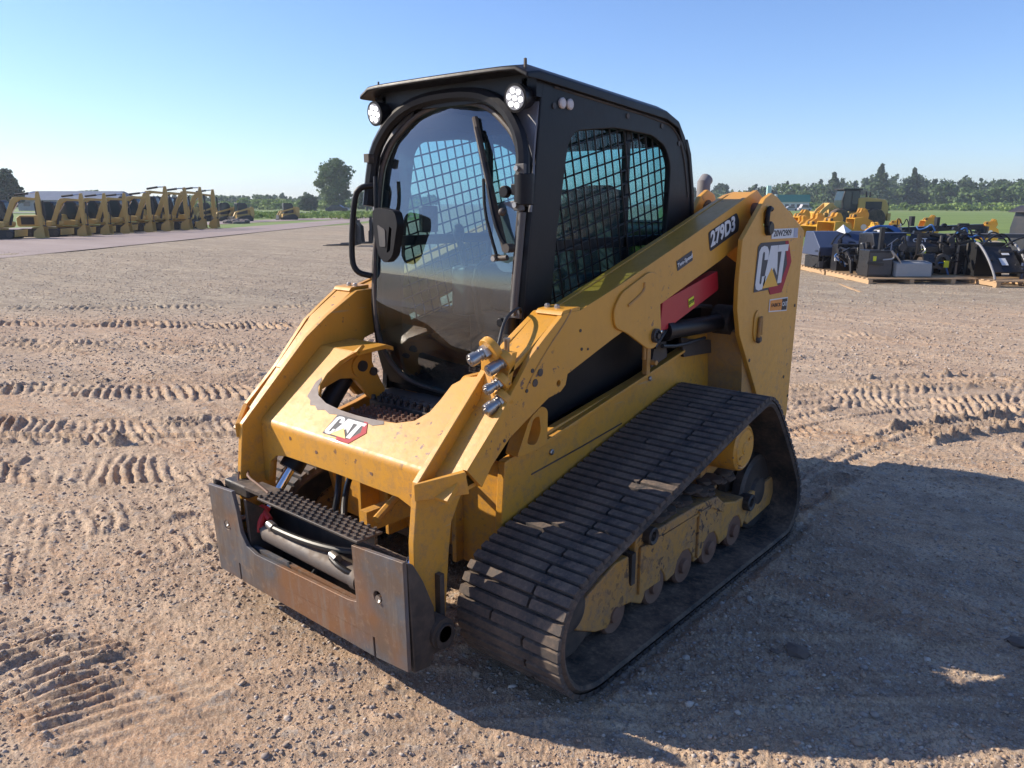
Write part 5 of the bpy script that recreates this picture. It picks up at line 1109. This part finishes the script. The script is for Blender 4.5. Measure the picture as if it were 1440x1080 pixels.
# long low building with blue roof behind the excavators
p = bd(bearing(112), 205); t = thing('storage_building', 'long low building with a blue grey metal roof behind the excavators', 'building', p, R(39))
b = MB(); b.box(-11, 11, -5, 5, 0, 2.4); w = b.build('wall', paint('pale_siding', (.22, .25, .28), .6, .1, dscale=.4), t)
b = MB(); b.add([(-11.6, -5.8, 2.3), (11.6, -5.8, 2.3), (10.4, 0, 4.3), (-10.4, 0, 4.3), (-11.6, 5.8, 2.3), (11.6, 5.8, 2.3)], [(0, 1, 2, 3), (4, 3, 2, 5), (0, 3, 4), (1, 5, 2), (0, 4, 5, 1)]); b.build('roof', paint('blue_metal_roof', (.09, .13, .21), .8, .05, dscale=.4), t)
for x in (-9, -5.5, 5, 8.5): b = MB(); b.box(x-.7, x+.7, -5.06, -5.0, 1.0, 2.0); b.build('window', GLASSF, w)
b = MB(); b.box(-1.8, 1.8, -5.06, -5.0, .05, 2.3); b.build('door', SHEET, w)
# green roofed building with a tall sign tower
p = bd(bearing(1108), 222); t = thing('store_building', 'white building with a green roof and pale sign tower before the right wood', 'building', p, R(39))
t.scale = (.76, .76, .76); b = MB(); b.box(-5.5, 5.5, -5, 5, 0, 2.9); w = b.build('wall', flat('white_wall', (.62, .64, .64), .6), t)
b = MB(); b.prism([(-5.5, 2.85), (-4.6, 5.3), (4.6, 5.3), (5.5, 2.85)], 0, -5.7, 5.7); b.build('roof', flat('green_metal_roof', (.01, .20, .15), .45), t)
b = MB(); b.box(-8.6, -7.3, -4, -2.6, 0, 8.3); b.build('sign_tower', flat('pale_green_panel', (.42, .62, .60), .5), t)
b = MB(); b.box(-6.2, -5.5, -5.2, -4.4, 0, 5.4); b.build('pilaster', WHT, w)
for x in (-4, -2, 0, 2, 4): b = MB(); b.box(x-.6, x+.6, -5.06, -5.0, .8, 2.1); b.build('window', GLASSF, w)
for i, (px, c, nm) in enumerate(((1094, (.6, .6, .6), 'white car parked left of the others before the green roofed building'), (1112, (.3, .32, .35), 'grey car parked in the middle before the green roofed building'), (1131, (.55, .5, .5), 'pale van parked rightmost before the green roofed building'))):
    p = bd(bearing(px), 206); t = thing('parked_car', nm, 'car', p, R(38+i*4)); t.scale = (.8, .8, .8); hh = 1.45 if i < 2 else 2.0
    b = MB(); b.prism([(-2.1, .3), (-2.1, .85), (-1.4, .95), (-.9, hh), (.9, hh), (1.3, .95), (2.1, .85), (2.1, .3)], 1, -.85, .85); b.build('body', flat('car_paint', c, .3), t, bevel=.08)
    b = MB(); b.prism([(-1.2, .98), (-.82, hh-.1), (.8, hh-.1), (1.1, .98)], 1, -.87, -.86); b.build('side_window', GLASSF, t)
    for x in (-1.3, 1.3): b = MB(); b.cyl((x, -.86, .32), (x, -.66, .32), .32, n=12); b.build('wheel', RUBH, t)
# pallet fork frames standing on the gravel left of the cab
for i, (px, D, lb) in enumerate(((499, 31.5, 'black pallet fork frame with two tines lying on the gravel, left of the cab handle'), (520, 33, 'black pallet fork frame mostly behind the cab grab handle'))):
    p = bd(bearing(px), D); t = thing('pallet_fork', lb, 'pallet fork', p, R(-140+i*8))
    b = MB(); b.box(-.03, .03, -.55, .55, .08, .20).box(-.03, .03, -.55, .55, .42, .52); b.build('cross_bar', BLKB, t)
    for y in (-.5, -.25, 0, .25, .45): b = MB(); b.box(-.06, .04, y, y+.09, .05, 1.0 if y != 0 else 1.12); b.build('upright', BLKB, t)
    b = MB(); b.prism([(-.08, .15), (-.08, .9), (-.22, .75), (-.25, .15)], 1, -.4, -.36); b.prism([(-.08, .15), (-.08, .9), (-.22, .75), (-.25, .15)], 1, .36, .4); b.box(-.12, -.08, -.4, .4, .15, .9); b.build('mount_plate', BLKB, t)
    for y in (-.3, .25): b = MB(); b.prism([(.04, .04), (.04, .55), (.09, .55), (.10, .10), (1.25, .05), (1.25, .03)], 1, y, y+.10); b.build('tine', BLKB, t)
# wheel loader
p = bd(bearing(1193), 60); t = thing('wheel_loader', 'yellow wheel loader with a black cab parked before the right wood, facing left', 'wheel loader', p, R(180+48)); k = .86
def S2(b): b.v = [(p_[0]*k, p_[1]*k, p_[2]*k) for p_ in b.v]; return b
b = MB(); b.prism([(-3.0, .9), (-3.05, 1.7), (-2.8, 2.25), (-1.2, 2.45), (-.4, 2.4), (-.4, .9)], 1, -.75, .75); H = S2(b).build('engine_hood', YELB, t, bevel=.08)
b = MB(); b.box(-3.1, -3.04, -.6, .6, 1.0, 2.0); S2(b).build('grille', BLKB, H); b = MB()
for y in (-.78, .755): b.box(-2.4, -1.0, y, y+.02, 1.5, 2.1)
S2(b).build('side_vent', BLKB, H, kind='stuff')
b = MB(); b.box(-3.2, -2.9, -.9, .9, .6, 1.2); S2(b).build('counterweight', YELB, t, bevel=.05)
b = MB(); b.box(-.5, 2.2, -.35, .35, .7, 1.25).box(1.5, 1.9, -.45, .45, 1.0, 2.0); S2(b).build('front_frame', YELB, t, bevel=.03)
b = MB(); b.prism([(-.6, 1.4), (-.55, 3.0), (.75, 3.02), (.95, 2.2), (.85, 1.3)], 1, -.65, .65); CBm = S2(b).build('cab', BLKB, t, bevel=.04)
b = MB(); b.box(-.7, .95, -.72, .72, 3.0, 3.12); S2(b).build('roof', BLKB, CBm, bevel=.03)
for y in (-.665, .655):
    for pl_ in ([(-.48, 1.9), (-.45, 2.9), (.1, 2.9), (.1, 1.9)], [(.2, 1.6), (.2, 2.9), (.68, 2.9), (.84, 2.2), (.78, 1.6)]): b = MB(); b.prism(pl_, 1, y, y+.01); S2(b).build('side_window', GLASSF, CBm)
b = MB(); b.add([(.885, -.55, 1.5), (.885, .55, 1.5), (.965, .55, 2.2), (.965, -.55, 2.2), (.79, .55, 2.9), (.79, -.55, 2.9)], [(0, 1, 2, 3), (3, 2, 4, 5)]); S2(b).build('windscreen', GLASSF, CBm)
for x in (-1.75, 1.3):
    for s in (-1, 1):
        c = (x*k, s*.95*k, .72*k); b = MB(); b.lathe([(-.25, .45), (-.25, .66), (-.18, .72), (.18, .72), (.25, .66), (.25, .45)], c, 1, 26); Wq = b.build('wheel', RUB, t, smooth=True)
        b = MB(); b.lathe([(-.2, .44), (s*.1, .3), (s*.22, .15), (s*.22, .01)] if False else [(-.16, .44), (.16, .44), (.16, .2), (.2, .18), (.2, .01)], c, 1, 20)
        if s < 0: b.v = [(q[0], 2*c[1]-q[1], q[2]) for q in b.v]
        b.build('rim', YELX, Wq, smooth=True)
    if x < 0: pass
for s in (-1, 1):
    b = MB(); b.prism([(.9, 1.45), (1.7, 1.95), (1.9, 2.0), (2.5, 1.5), (3.1, .6), (2.95, .45), (2.35, 1.2), (1.75, 1.65)], 1, s*.45-.06, s*.45+.06); S2(b).build('lift_arm', YELB, t, bevel=.02)
b = MB(); b.box(2.95, 3.2, -.6, .6, .35, 1.25).cyl((3.1, -.62, 1.2), (3.1, .62, 1.2), .12).cyl((1.7, 0, 1.7), (3.0, 0, 1.0), .08); S2(b).build('quick_attach', YELX, t, bevel=.02)
b = MB(); b.cyl((-1.6, .3, 2.4), (-1.6, .3, 2.85), .06).cyl((-1.3, .3, 2.4), (-1.25, .3, 2.9), .09, .05); S2(b).build('exhaust_stack', BLKB, t)
b = MB(); b.ball((-.9, -.5, 1.9), .28); S2(b).build('air_tank', YELX, t, smooth=True)
b = MB(); b.box(.0, .45, -1.05, -.7, .45, .55).box(.0, .45, -1.05, -.7, .8, .88).box(.0, .06, -1.05, -1.0, .45, 1.4).box(.4, .46, -1.05, -1.0, .45, 1.4); S2(b).build('ladder', YELX, t)
# loose buckets
def bucket(label, loc, rz, w=1.0, k=1.0, tilt=0, group='yellow excavator buckets lying in the grass'):
    t = thing('excavator_bucket', label, 'bucket', loc, rz, group)
    rot = Matrix.Rotation(tilt, 4, 'Y')
    def F(b): b.v = [tuple(rot @ (Vector(p_)*k)) for p_ in b.v]; return b
    prof = [(0, .02), (-.08, .3), (.0, .6), (.28, .82), (.62, .86), (.62, .83), (.30, .78), (.05, .57), (-.03, .3), (.05, .06), (.75, .04), (.75, .0)]
    b = MB(); b.prism(prof, 1, -w/2, w/2); F(b).build('shell', YELX, t, bevel=.006)
    side = [(0, .02), (-.08, .3), (.0, .6), (.28, .82), (.62, .86), (.72, .5), (.78, .0)]
    for y in (-w/2-.025, w/2): b = MB(); b.prism(side, 1, y, y+.025); SP_ = F(b).build('side_plate', YELX, t)
    b = MB(); b.lathe([(w/2+.026, .11), (w/2+.03, .11), (w/2+.03, .001)], (.36, 0, .45), 1, 14); F(b).build('sticker', WHT, t)
    for y in (-.2, -.12, .12, .2):
        b = MB(); b.prism(rnd([(.08, .62), (-.02, .85), (.06, 1.10), (.20, 1.16), (.30, 1.0), (.55, 1.0), (.62, .84), (.3, .78)], .05, 3), 1, y-.02, y+.02); F(b).build('ear', YELX, t)
    for (x, z) in ((.12, 1.04), (.50, .92)): b = MB(); b.cyl((x, -.25, z), (x, .25, z), .05, n=10); F(b).build('pin', BLKD if x > .3 else YELX, t)
    for i in range(5): b = MB(); b.prism([(.74, .0), (.74, .06), (.92, .02), (.92, .0)], 1, -w/2+.04+i*(w-.14)/4, -w/2+.12+i*(w-.14)/4); F(b).build('tooth', YELX, t)
    return t
bk = [(1405, 43, 200, 1.2, .85, 0, 'yellow bucket alone at the right, beside the grey hopper'), (1318, 47, 205, 1.3, .95, 0, 'yellow bucket with a white side sticker, second from the right'), (1270, 45, 200, 1.1, .82, 0, 'yellow bucket above the blue hoses, between two stickers'),
      (1243, 44, 150, .8, .8, .5, 'small dark mouthed yellow bucket right of the upright one'), (1228, 46, 215, 1.0, 1.35, .25, 'upright yellow bucket with two lifting ears before the loader wheel'), (1205, 43, 210, .9, .75, .3, 'small yellow bucket in front of the wheel loader ladder'),
      (1188, 41, 230, 1.3, 1.15, .2, 'wide yellow bucket behind the blue grey hopper, right of the stacked pair'), (1172, 42.5, 228, 1.2, 1.3, .5, 'tilted yellow bucket in the middle of the stacked pair'), (1158, 45, 225, 1.3, 1.35, .7, 'yellow bucket standing on its back beside the wheel loader front'),
      (1140, 47, 225, 1.2, 1.2, .1, 'yellow bucket peeking out right of the rear tower'), (1122, 52, 225, 1.6, 1.25, .4, 'flat topped yellow bucket left of the others beside the tower'), (1148, 56, 250, 1.0, 1.5, .9, 'yellow bucket on edge at the loader coupler')]
for px, D, a, w_, k_, tl, lb in bk: bucket(lb, bd(bearing(px), D), R(a), w_, k_, tl)
# ------------------------------------------------------------------ pallets with attachments
UU = Vector((.67, -.742, 0)); VV = Vector((.742, .67, 0)); O0 = Vector((-2.61, 14.1, 0)); RZ = math.atan2(UU.y, UU.x)
def at(u, v, z=0): return O0+UU*u+VV*v+Vector((0, 0, z))
def pallet(label, u, v, lu, lv, n=8):
    """lu along the depth direction, lv to the right; (u, v) is the near left corner"""
    t = thing('pallet', label, 'pallet', at(u-lu/2, v+lv/2), RZ, 'wooden pallets under the black attachments')
    for y in np.linspace(-lv/2+.05, lv/2-.05, 3 if lv < 2 else 4): b = MB(); b.box(-lu/2, lu/2, y-.045, y+.045, .025, .115); b.build('stringer', WOOD, t)
    for i in range(n): x = -lu/2+.06+(lu-.12)*i/(n-1); b = MB(); b.box(x-.05, x+.05, -lv/2-.01, lv/2+.01, .115, .138); b.build('plank', WOOD, t)
    for x in (-lu/2+.06, 0, lu/2-.06): b = MB(); b.box(x-.05, x+.05, -lv/2, lv/2, .0, .025); b.build('bottom_plank', WOOD, t)
    return t
pallet('long pale pallet under the blue grey hopper, next to the yellow tower', -2.2, .0, 1.6, 1.3, 9)
pallet('wide wooden pallet carrying the black power unit and wrapped box', 0, 0, 2.1, 2.7, 11)
pallet('smaller wooden pallet at the right under the tilted black plate', .6, 2.3, 1.5, 1.6, 8)
b = MB(); b.box(-.03, .03, -1.2, 1.2, 0, .02, Matrix.Rotation(.2, 3, 'Z')); b.xform(Matrix.Translation(at(.25, -.6)) @ Matrix.Rotation(RZ+1.2, 4, 'Z')); tag(b.build('plank', WOOD), 'loose thin plank lying on the gravel before the pallets', 'plank')
def att(name, label, cat, u, v, z=.14, rz=0): return thing(name, label, cat, at(u, v, z), RZ+rz)
BW = paint('shiny_black_attachment', (.010, .012, .016), .27, .08, dscale=1.5)
# in these local frames x points to the viewer and y to the right
t = att('hopper', 'blue grey angled hopper, glossy black with a painted sky tint, white lettering on its black end, next to the yellow tower', 'hopper', -2.9, .66)
b = MB(); b.prism([(-.5, .30), (-.35, .85), (.1, .86), (.55, .50), (.5, .30)], 1, -.75, .75); b.build('hood', SHEET, t, bevel=.02)
b = MB(); b.prism([(-.5, .28), (-.36, .87), (.1, .88), (.56, .5), (.5, .28)], 1, .75, .78); e_ = b.build('end_plate', BW, t)
textmesh('lettering', 'CAT', WHT, e_, (.0, .785, .62), (-1, 0, 0), (0, 0, 1), .12, .03, 1.1)
for y in np.linspace(-.6, .6, 7): b = MB(); b.box(.45, .50, y-.02, y+.02, .0, .40); b.build('guard_bar', BW, t)
b = MB(); b.box(.3, .5, -.75, .75, .38, .44).box(-.4, .4, -.7, .7, .0, .28); b.build('frame', BW, t, bevel=.01)
b = MB(); b.tube([(.3, -.3, .5), (.45, -.2, .75), (.3, .0, .85), (.2, .2, .6)], .02, 6, 2); b.tube([(.4, -.5, .4), (.5, -.4, .7), (.3, -.2, .8)], .02, 6, 2); b.tube([(.5, .1, .4), (.62, .3, .55), (.5, .5, .5), (.3, .6, .3)], .02, 6, 2); b.build('hose', RUBH, t, smooth=True)
decal('yellow_label', [(-.07, -.07), (.07, -.07), (.07, .07), (-.07, .07)], LYEL, t, (.42, .45, .62), (0, 1, 0), (-.6, 0, .5), .03)
b = MB(); b.add([(.1, -.2, .87), (.3, -.05, .80), (.15, .15, .87), (.12, -.05, 1.02)], [(0, 1, 3), (1, 2, 3), (2, 0, 3), (0, 2, 1)]); b.build('plastic_bag', WHT, t)
t = att('grapple', 'black grapple with curved ribs and pale teal straps, left of the power unit', 'grapple', -1.75, .62)
for y in (-.45, -.15, .15, .42):
    b = MB(); b.prism([(-.1, .55), (.25, .50), (.55, .25), (.62, .0), (.55, .0), (.46, .20), (.2, .40), (-.1, .44)], 1, y-.025, y+.025); b.build('rib', BW, t, bevel=.005)
b = MB(); b.cyl((0, -.55, .45), (0, .5, .45), .07, n=12).cyl((.35, -.5, .35), (.35, .5, .35), .04, n=10).box(-.4, -.1, -.5, .5, .0, .6); b.build('frame', BW, t)
b = MB(); b.prism([(.15, .0), (-.05, .62), (-.02, .64), (.2, .02)], 1, .55, .95); b.build('tilted_panel', BW, t)
decal('white_panel', [(-.12, -.2), (.12, -.2), (.12, .2), (-.12, .2)], WHT, t, (.09, .75, .35), (0, 1, 0), (-.3, 0, 1), .04)
for y in (.42, .72): b = MB(); b.tube([(.45, y-.08, .0), (.35, y-.04, .25), (.2, y+.05, .42), (.0, y+.1, .5)], .016, 6, 2); b.build('strap', TEAL, t, smooth=True)
t = att('power_unit', 'boxy black hydraulic power unit with an upright post and yellow label', 'power unit', -.55, .42)
b = MB(); b.box(-.25, .22, -.30, .22, .0, .55); b.build('cabinet', BW, t, bevel=.015)
b = MB(); b.box(-.05, .03, .0, .08, .55, 1.02); b.build('post', BW, t)
b = MB(); b.lathe([(-.06, .03), (.06, .03)], (0, .04, .62), 2, 10); b.build('collar', CHR, t)
b = MB(); b.box(.225, .23, -.28, .20, .05, .5); b.build('front_panel', GRY, t)
decal('yellow_label', [(-.035, -.05), (.035, -.05), (.035, .05), (-.035, .05)], LYEL, t, (.232, -.18, .38), (0, 1, 0), (0, 0, 1))
b = MB(); b.tube([(.0, .1, .55), (.1, .3, .65), (.0, .5, .6), (-.1, .55, .4)], .022, 6, 2); b.build('hose', RUBH, t, smooth=True)
t = att('broom_hood', 'black hood with pale lettering behind the power unit', 'attachment', -1.55, 1.35)
b = MB(); b.prism([(-.35, .0), (-.35, .86), (.3, .86), (.42, .60), (.42, .0)], 1, -.75, .9); hb = b.build('hood', BW, t, bevel=.02)
textmesh('lettering', 'CAT', WHT, t, (.40, .25, .71), (0, 1, 0), (-.4, 0, 1), .09, .03, 1.3, off=.02)
b = MB(); b.box(-.1, .3, -.75, .1, .86, .88); b.build('top_sheet', SHEET, t)
t = att('hose_bundle', 'blue hydraulic hoses arching over the black hood', 'hose', -2.1, 1.15)
for j in range(4): b = MB(); b.tube([(-.1, -.35+j*.04, .8), (0, -.2+j*.04, .98), (.05, .1+j*.05, 1.02), (.1, .35+j*.04, .88), (.1, .45, .7)], .02, 6, 2); b.build('hose', BLUEF, t, smooth=True)
t = att('wrapped_box', 'low box wrapped in cloudy plastic on the front of the wide pallet', 'box', -.45, 1.05)
b = MB(); b.box(-.22, .22, -.36, .36, .0, .30); b.build('carton', flat('grey_carton', (.30, .31, .33), .7), t, bevel=.02)
b = MB(); b.prism([(-.24, .0), (-.23, .31), (-.1, .335), (.1, .32), (.235, .30), (.25, .0)], 1, -.38, .38); b.build('wrap', WRAP, t, bevel=.03)
t = att('brush_cutter', 'black mower deck with a fendered caster wheel at its front corner', 'mower', -1.35, 1.75)
b = MB(); b.prism([(-.9, .45), (-.9, .72), (.1, .78), (.35, .60), (.35, .45)], 1, -.55, .65); b.build('deck', BW, t, bevel=.02)
b = MB(); b.box(-.6, .1, -.5, .6, .785, .80); b.build('deck_top', SHEET, t)
for (x, y) in ((.62, -.25), (.25, .5)):
    b = MB(); b.lathe([(-.06, .10), (-.06, .19), (-.03, .215), (.03, .215), (.06, .19), (.06, .10)], (x, y, .215), 1, 24); wq_ = b.build('caster_wheel', RUB, t, smooth=True)
    b = MB(); b.lathe([(-.05, .11), (.05, .11), (.07, .04), (.07, .01)], (x, y, .215), 1, 16); b.build('rim', GRY, wq_, smooth=True)
    b = MB(); b.prism([(x-.26, .30), (x-.12, .46), (x+.18, .46), (x+.26, .28), (x+.22, .26), (x+.15, .42), (x-.1, .42), (x-.22, .27)], 1, y-.12, y+.12); b.box(x-.03, x+.03, y+.07, y+.10, .18, .45); b.build('fender', BW, t, bevel=.006)
b = MB(); b.box(-.2, .3, -.5, -.2, .0, .45); b.build('gearbox', BW, t)
t = att('trencher', 'long black boom and frame lying across the top of the attachments', 'attachment', -2.2, 2.3)
b = MB(); b.box(-.08, .08, -1.0, 1.3, .88, 1.0, Matrix.Rotation(.04, 3, 'X')); b.cyl((0, 1.3, .78), (0, 1.32, 1.0), .14, n=12); b.build('boom', BW, t)
for bx in ((-.06, .06, -.4, -.32, 1.0, 1.22), (-.06, .06, .2, .27, 1.0, 1.2), (-.1, .1, -.9, -.75, .0, .9), (-.1, .1, .8, .95, .0, .9)): MB().box(*bx).build('post', BW, t)
t = att('cabinet', 'dark ribbed cabinet with two upright grey posts beside the caster wheel', 'cabinet', -1.2, 2.35)
b = MB(); b.box(-.3, .3, -.35, .45, .0, .62); b.build('case', BW, t, bevel=.02)
for y in (-.05, .17): b = MB(); b.box(.32, .37, y-.02, y+.02, .0, .68); b.build('post', STEEL, t)
b = MB(); b.lathe([(-.04, .17), (.04, .17), (.04, .1), (-.04, .1)], (.35, -.38, .28), 0, 20); b.build('wheel', GRY, t, smooth=True)
b = MB(); b.tube([(.1, -.2, .62), (.2, -.1, .85), (.1, .15, .9), (.0, .35, .7)], .02, 6, 2); b.tube([(0, -.2, .62), (.0, .0, .8), (.1, .3, .82), (.1, .45, .5)], .022, 6, 2); b.build('hose', RUBH, t, smooth=True)
t = att('auger_frame', 'tilted black plate framed by bent tubes with white labels at the right edge', 'attachment', -.1, 2.8)
rt = Matrix.Rotation(R(-32), 4, 'Y')
b = MB(); b.box(-.05, -.01, -.30, .34, -.35, .38); b.xform(Matrix.Translation((.0, 0, .38)) @ Matrix.Rotation(R(-48), 4, 'Y')); tp_ = b.build('plate', BW, t, bevel=.008)
for y in (-.36, .40): b = MB(); b.tube([(.42, y, .0), (.36, y, .12), (.10, y, .42), (-.2, y, .66), (-.38, y+.02, .70)], .024, 8, 2); b.build('tube', paint('scuffed_tube', (.22, .23, .25), .4, .2), t, smooth=True)
sl_ = Vector((-.743, 0, .669))
for (x, y, w_, h_) in ((.06, .0, .07, .10), (-.12, .12, .08, .05)): decal('white_label', [(-w_, -h_), (w_, -h_), (w_, h_), (-w_, h_)], WHT, t, (x+.0, y, .38-x*.9), (0, 1, 0), sl_, .012)
b = MB(); b.box(-.4, .3, .45, 1.4, .0, .55); ms = b.build('side_case', BW, t, bevel=.03)
decal('yellow_label', [(-.05, -.07), (.05, -.07), (.05, .07), (-.05, .07)], LYEL, t, (.302, .62, .30), (0, 1, 0), (0, 0, 1))
b = MB(); b.tube([(-.3, -.3, .6), (-.25, -.1, .85), (-.3, .2, .9), (-.3, .4, .65)], .02, 6, 2); b.tube([(-.35, .2, .6), (-.2, .5, .85), (-.1, .8, .8), (-.1, .9, .5)], .02, 6, 2); b.box(-.7, -.4, -.3, .3, .0, .7); b.build('hose', RUBH, t, smooth=True)
b = MB(); b.box(-1.3, -.9, -.5, 2.2, .78, .86); b.build('top_beam', GRY, t)
t = att('white_case', 'white edged box lying on top between the yellow buckets', 'box', -3.1, 1.9, .14)
b = MB(); b.box(-.2, .2, -.3, .3, .62, .88); b.build('case', flat('pale_box', (.5, .5, .5), .5), t, bevel=.02); b = MB(); b.box(-.3, .3, -.5, .5, .0, .62); b.build('stand', BW, t)
def dress(t, n, x0, x1, y0, y1, z0, z1, seed, hoses=4):
    r_ = random.Random(seed)
    for i in range(n):
        x, y, z = r_.uniform(x0, x1), r_.uniform(y0, y1), r_.uniform(z0, z1); k_ = r_.random(); s_ = r_.uniform(.03, .09)
        if k_ < .3: MB().box(x-s_*.4, x+s_*.4, y-s_*2, y+s_*2, z-s_*.35, z+s_*.35, Matrix.Rotation(r_.uniform(-.8, .8), 3, 'X')).build('bracket', BW, t)
        elif k_ < .5: MB().cyl((x, y-s_*1.5, z), (x, y+s_*1.5, z), s_*.5, n=10).build('fitting', STEEL if r_.random() < .3 else BLKB, t, smooth=True)
        elif k_ < .65: MB().box(x-.01, x+.01, y-s_*.6, y+s_*.6, z-s_*.8, z+s_*.8).build('label', r_.choice([WHT, WHT, LYEL, GRYF]), t)
        elif k_ < .8: MB().box(x-s_*.4, x+s_*.4, y-s_*.3, y+s_*.3, z-s_*3, z+s_*2).build('post', r_.choice([BW, GRY, SHEET]), t)
        else: MB().lathe([(-.03, s_*.5), (-.03, s_), (.03, s_), (.03, s_*.5)], (x, y, z), r_.choice([0, 1]), 14).build('pulley', BLKB, t, smooth=True)
    for i in range(hoses):
        x, y, z = r_.uniform(x0, x1), r_.uniform(y0, y1), r_.uniform(z0, z1); P_ = [(x, y, z)]
        for j in range(3): P_.append((P_[-1][0]+r_.uniform(-.12, .15), P_[-1][1]+r_.uniform(-.2, .25), max(.05, z+r_.uniform(-.1, .28))))
        P_.append((P_[-1][0], P_[-1][1]+.1, z-.1)); MB().tube(P_, r_.uniform(.012, .02), 6, 2).build('hose', r_.choice([RUBH, RUBH, RUBH, BLUEF, STEEL]), t, smooth=True)
_by = {o['label'][:12]: o for o in COL.objects if o.get('category') in ('hopper', 'grapple', 'power unit', 'attachment', 'mower', 'cabinet') and not o.parent}
for o in list(_by.values()):
    c_ = o['label']
    if c_.startswith('blue grey'): dress(o, 16, .35, .62, -.75, .6, .1, .6, 1, 6)
    elif c_.startswith('black grapp'): dress(o, 22, -.1, .5, -.6, .9, .1, .65, 2, 6)
    elif c_.startswith('boxy'): dress(o, 10, -.1, .3, -.25, .5, .2, .8, 3, 4)
    elif c_.startswith('black hood'): dress(o, 12, .3, .46, -.7, .9, .2, .8, 4, 5)
    elif c_.startswith('black mower'): dress(o, 22, .1, .7, -.5, .7, .1, .9, 5, 5)
    elif c_.startswith('long black'): dress(o, 20, -.2, .5, -1.0, 1.4, .5, 1.1, 6, 6)
    elif c_.startswith('dark ribbed'): dress(o, 18, .0, .42, -.4, .6, .2, .95, 7, 6)
    elif c_.startswith('tilted black'): dress(o, 26, -.5, .35, -.3, 1.4, .1, .85, 8, 7)
t = att('snow_pusher', 'low black frame with small gauge wheels standing behind the wrapped box', 'attachment', -1.0, .95)
MB().box(-.3, -.2, -.7, .9, .25, .40).build('beam', BW, t, bevel=.01)
for y in (-.6, -.1, .4, .85): MB().prism([(-.3, .0), (-.25, .62), (-.1, .66), (.1, .3), (.15, .0)], 1, y-.02, y+.02).build('side_plate', BW, t)
for y in (-.35, .6): MB().lathe([(-.05, .08), (-.05, .15), (.05, .15), (.05, .08)], (.1, y, .16), 1, 18).build('gauge_wheel', RUB, t, smooth=True)
dress(t, 18, -.3, .2, -.7, .9, .2, .75, 9, 6)
p = bd(bearing(1466), 30); t = thing('hopper', 'tall dark grey hopper with a yellow stripe cut off by the right edge', 'hopper', p, R(40))
b = MB(); b.prism([(-.6, .0), (-.62, .9), (-.5, 1.45), (-.75, 1.38), (-.74, 1.42), (-.4, 1.60), (1.2, 1.62), (1.2, 0)], 1, -.5, .5); b.build('body', BLKB, t, bevel=.02)
b = MB(); b.box(-.4, .9, -.512, -.5, .72, .86); b.build('stripe', LYEL, t)
# reflected in the glass: a sheet metal shop and trees behind the photographer
p = Vector((20, -46, 0)); t = thing('shop_building', 'grey shop building behind the photographer, seen only mirrored in the cab door', 'building', p, R(24))
b = MB(); b.box(-16, 16, -8, 8, 0, 5.4); w = b.build('wall', paint('shop_siding', (.22, .24, .26), .6, .05, dscale=.3), t)
b = MB(); b.prism([(-8.6, 5.3), (0, 7.2), (8.6, 5.3)], 0, -16.5, 16.5); b.build('roof', SHEET, t)
for x in (-11, -3, 5): b = MB(); b.box(x-2, x+2, 8.0, 8.06, 0.02, 4); b.build('bay_door', flat('bay_door_white', (.6, .6, .6), .6), w)

# thin air haze over the yard
b = MB(); b.box(-900, 900, -200, 1100, -1.2, 24)
m_, t_, p_ = newmat('haze'); t_.nodes.remove(p_); pv = N(t_, 'ShaderNodeVolumePrincipled'); pv.inputs['Density'].default_value = .0005; pv.inputs['Color'].default_value = (.80, .88, 1, 1); pv.inputs['Anisotropy'].default_value = .2
t_.links.new(pv.outputs[0], t_.nodes['Material Output'].inputs['Volume'])
tag(b.build('haze', m_), kind='stuff')
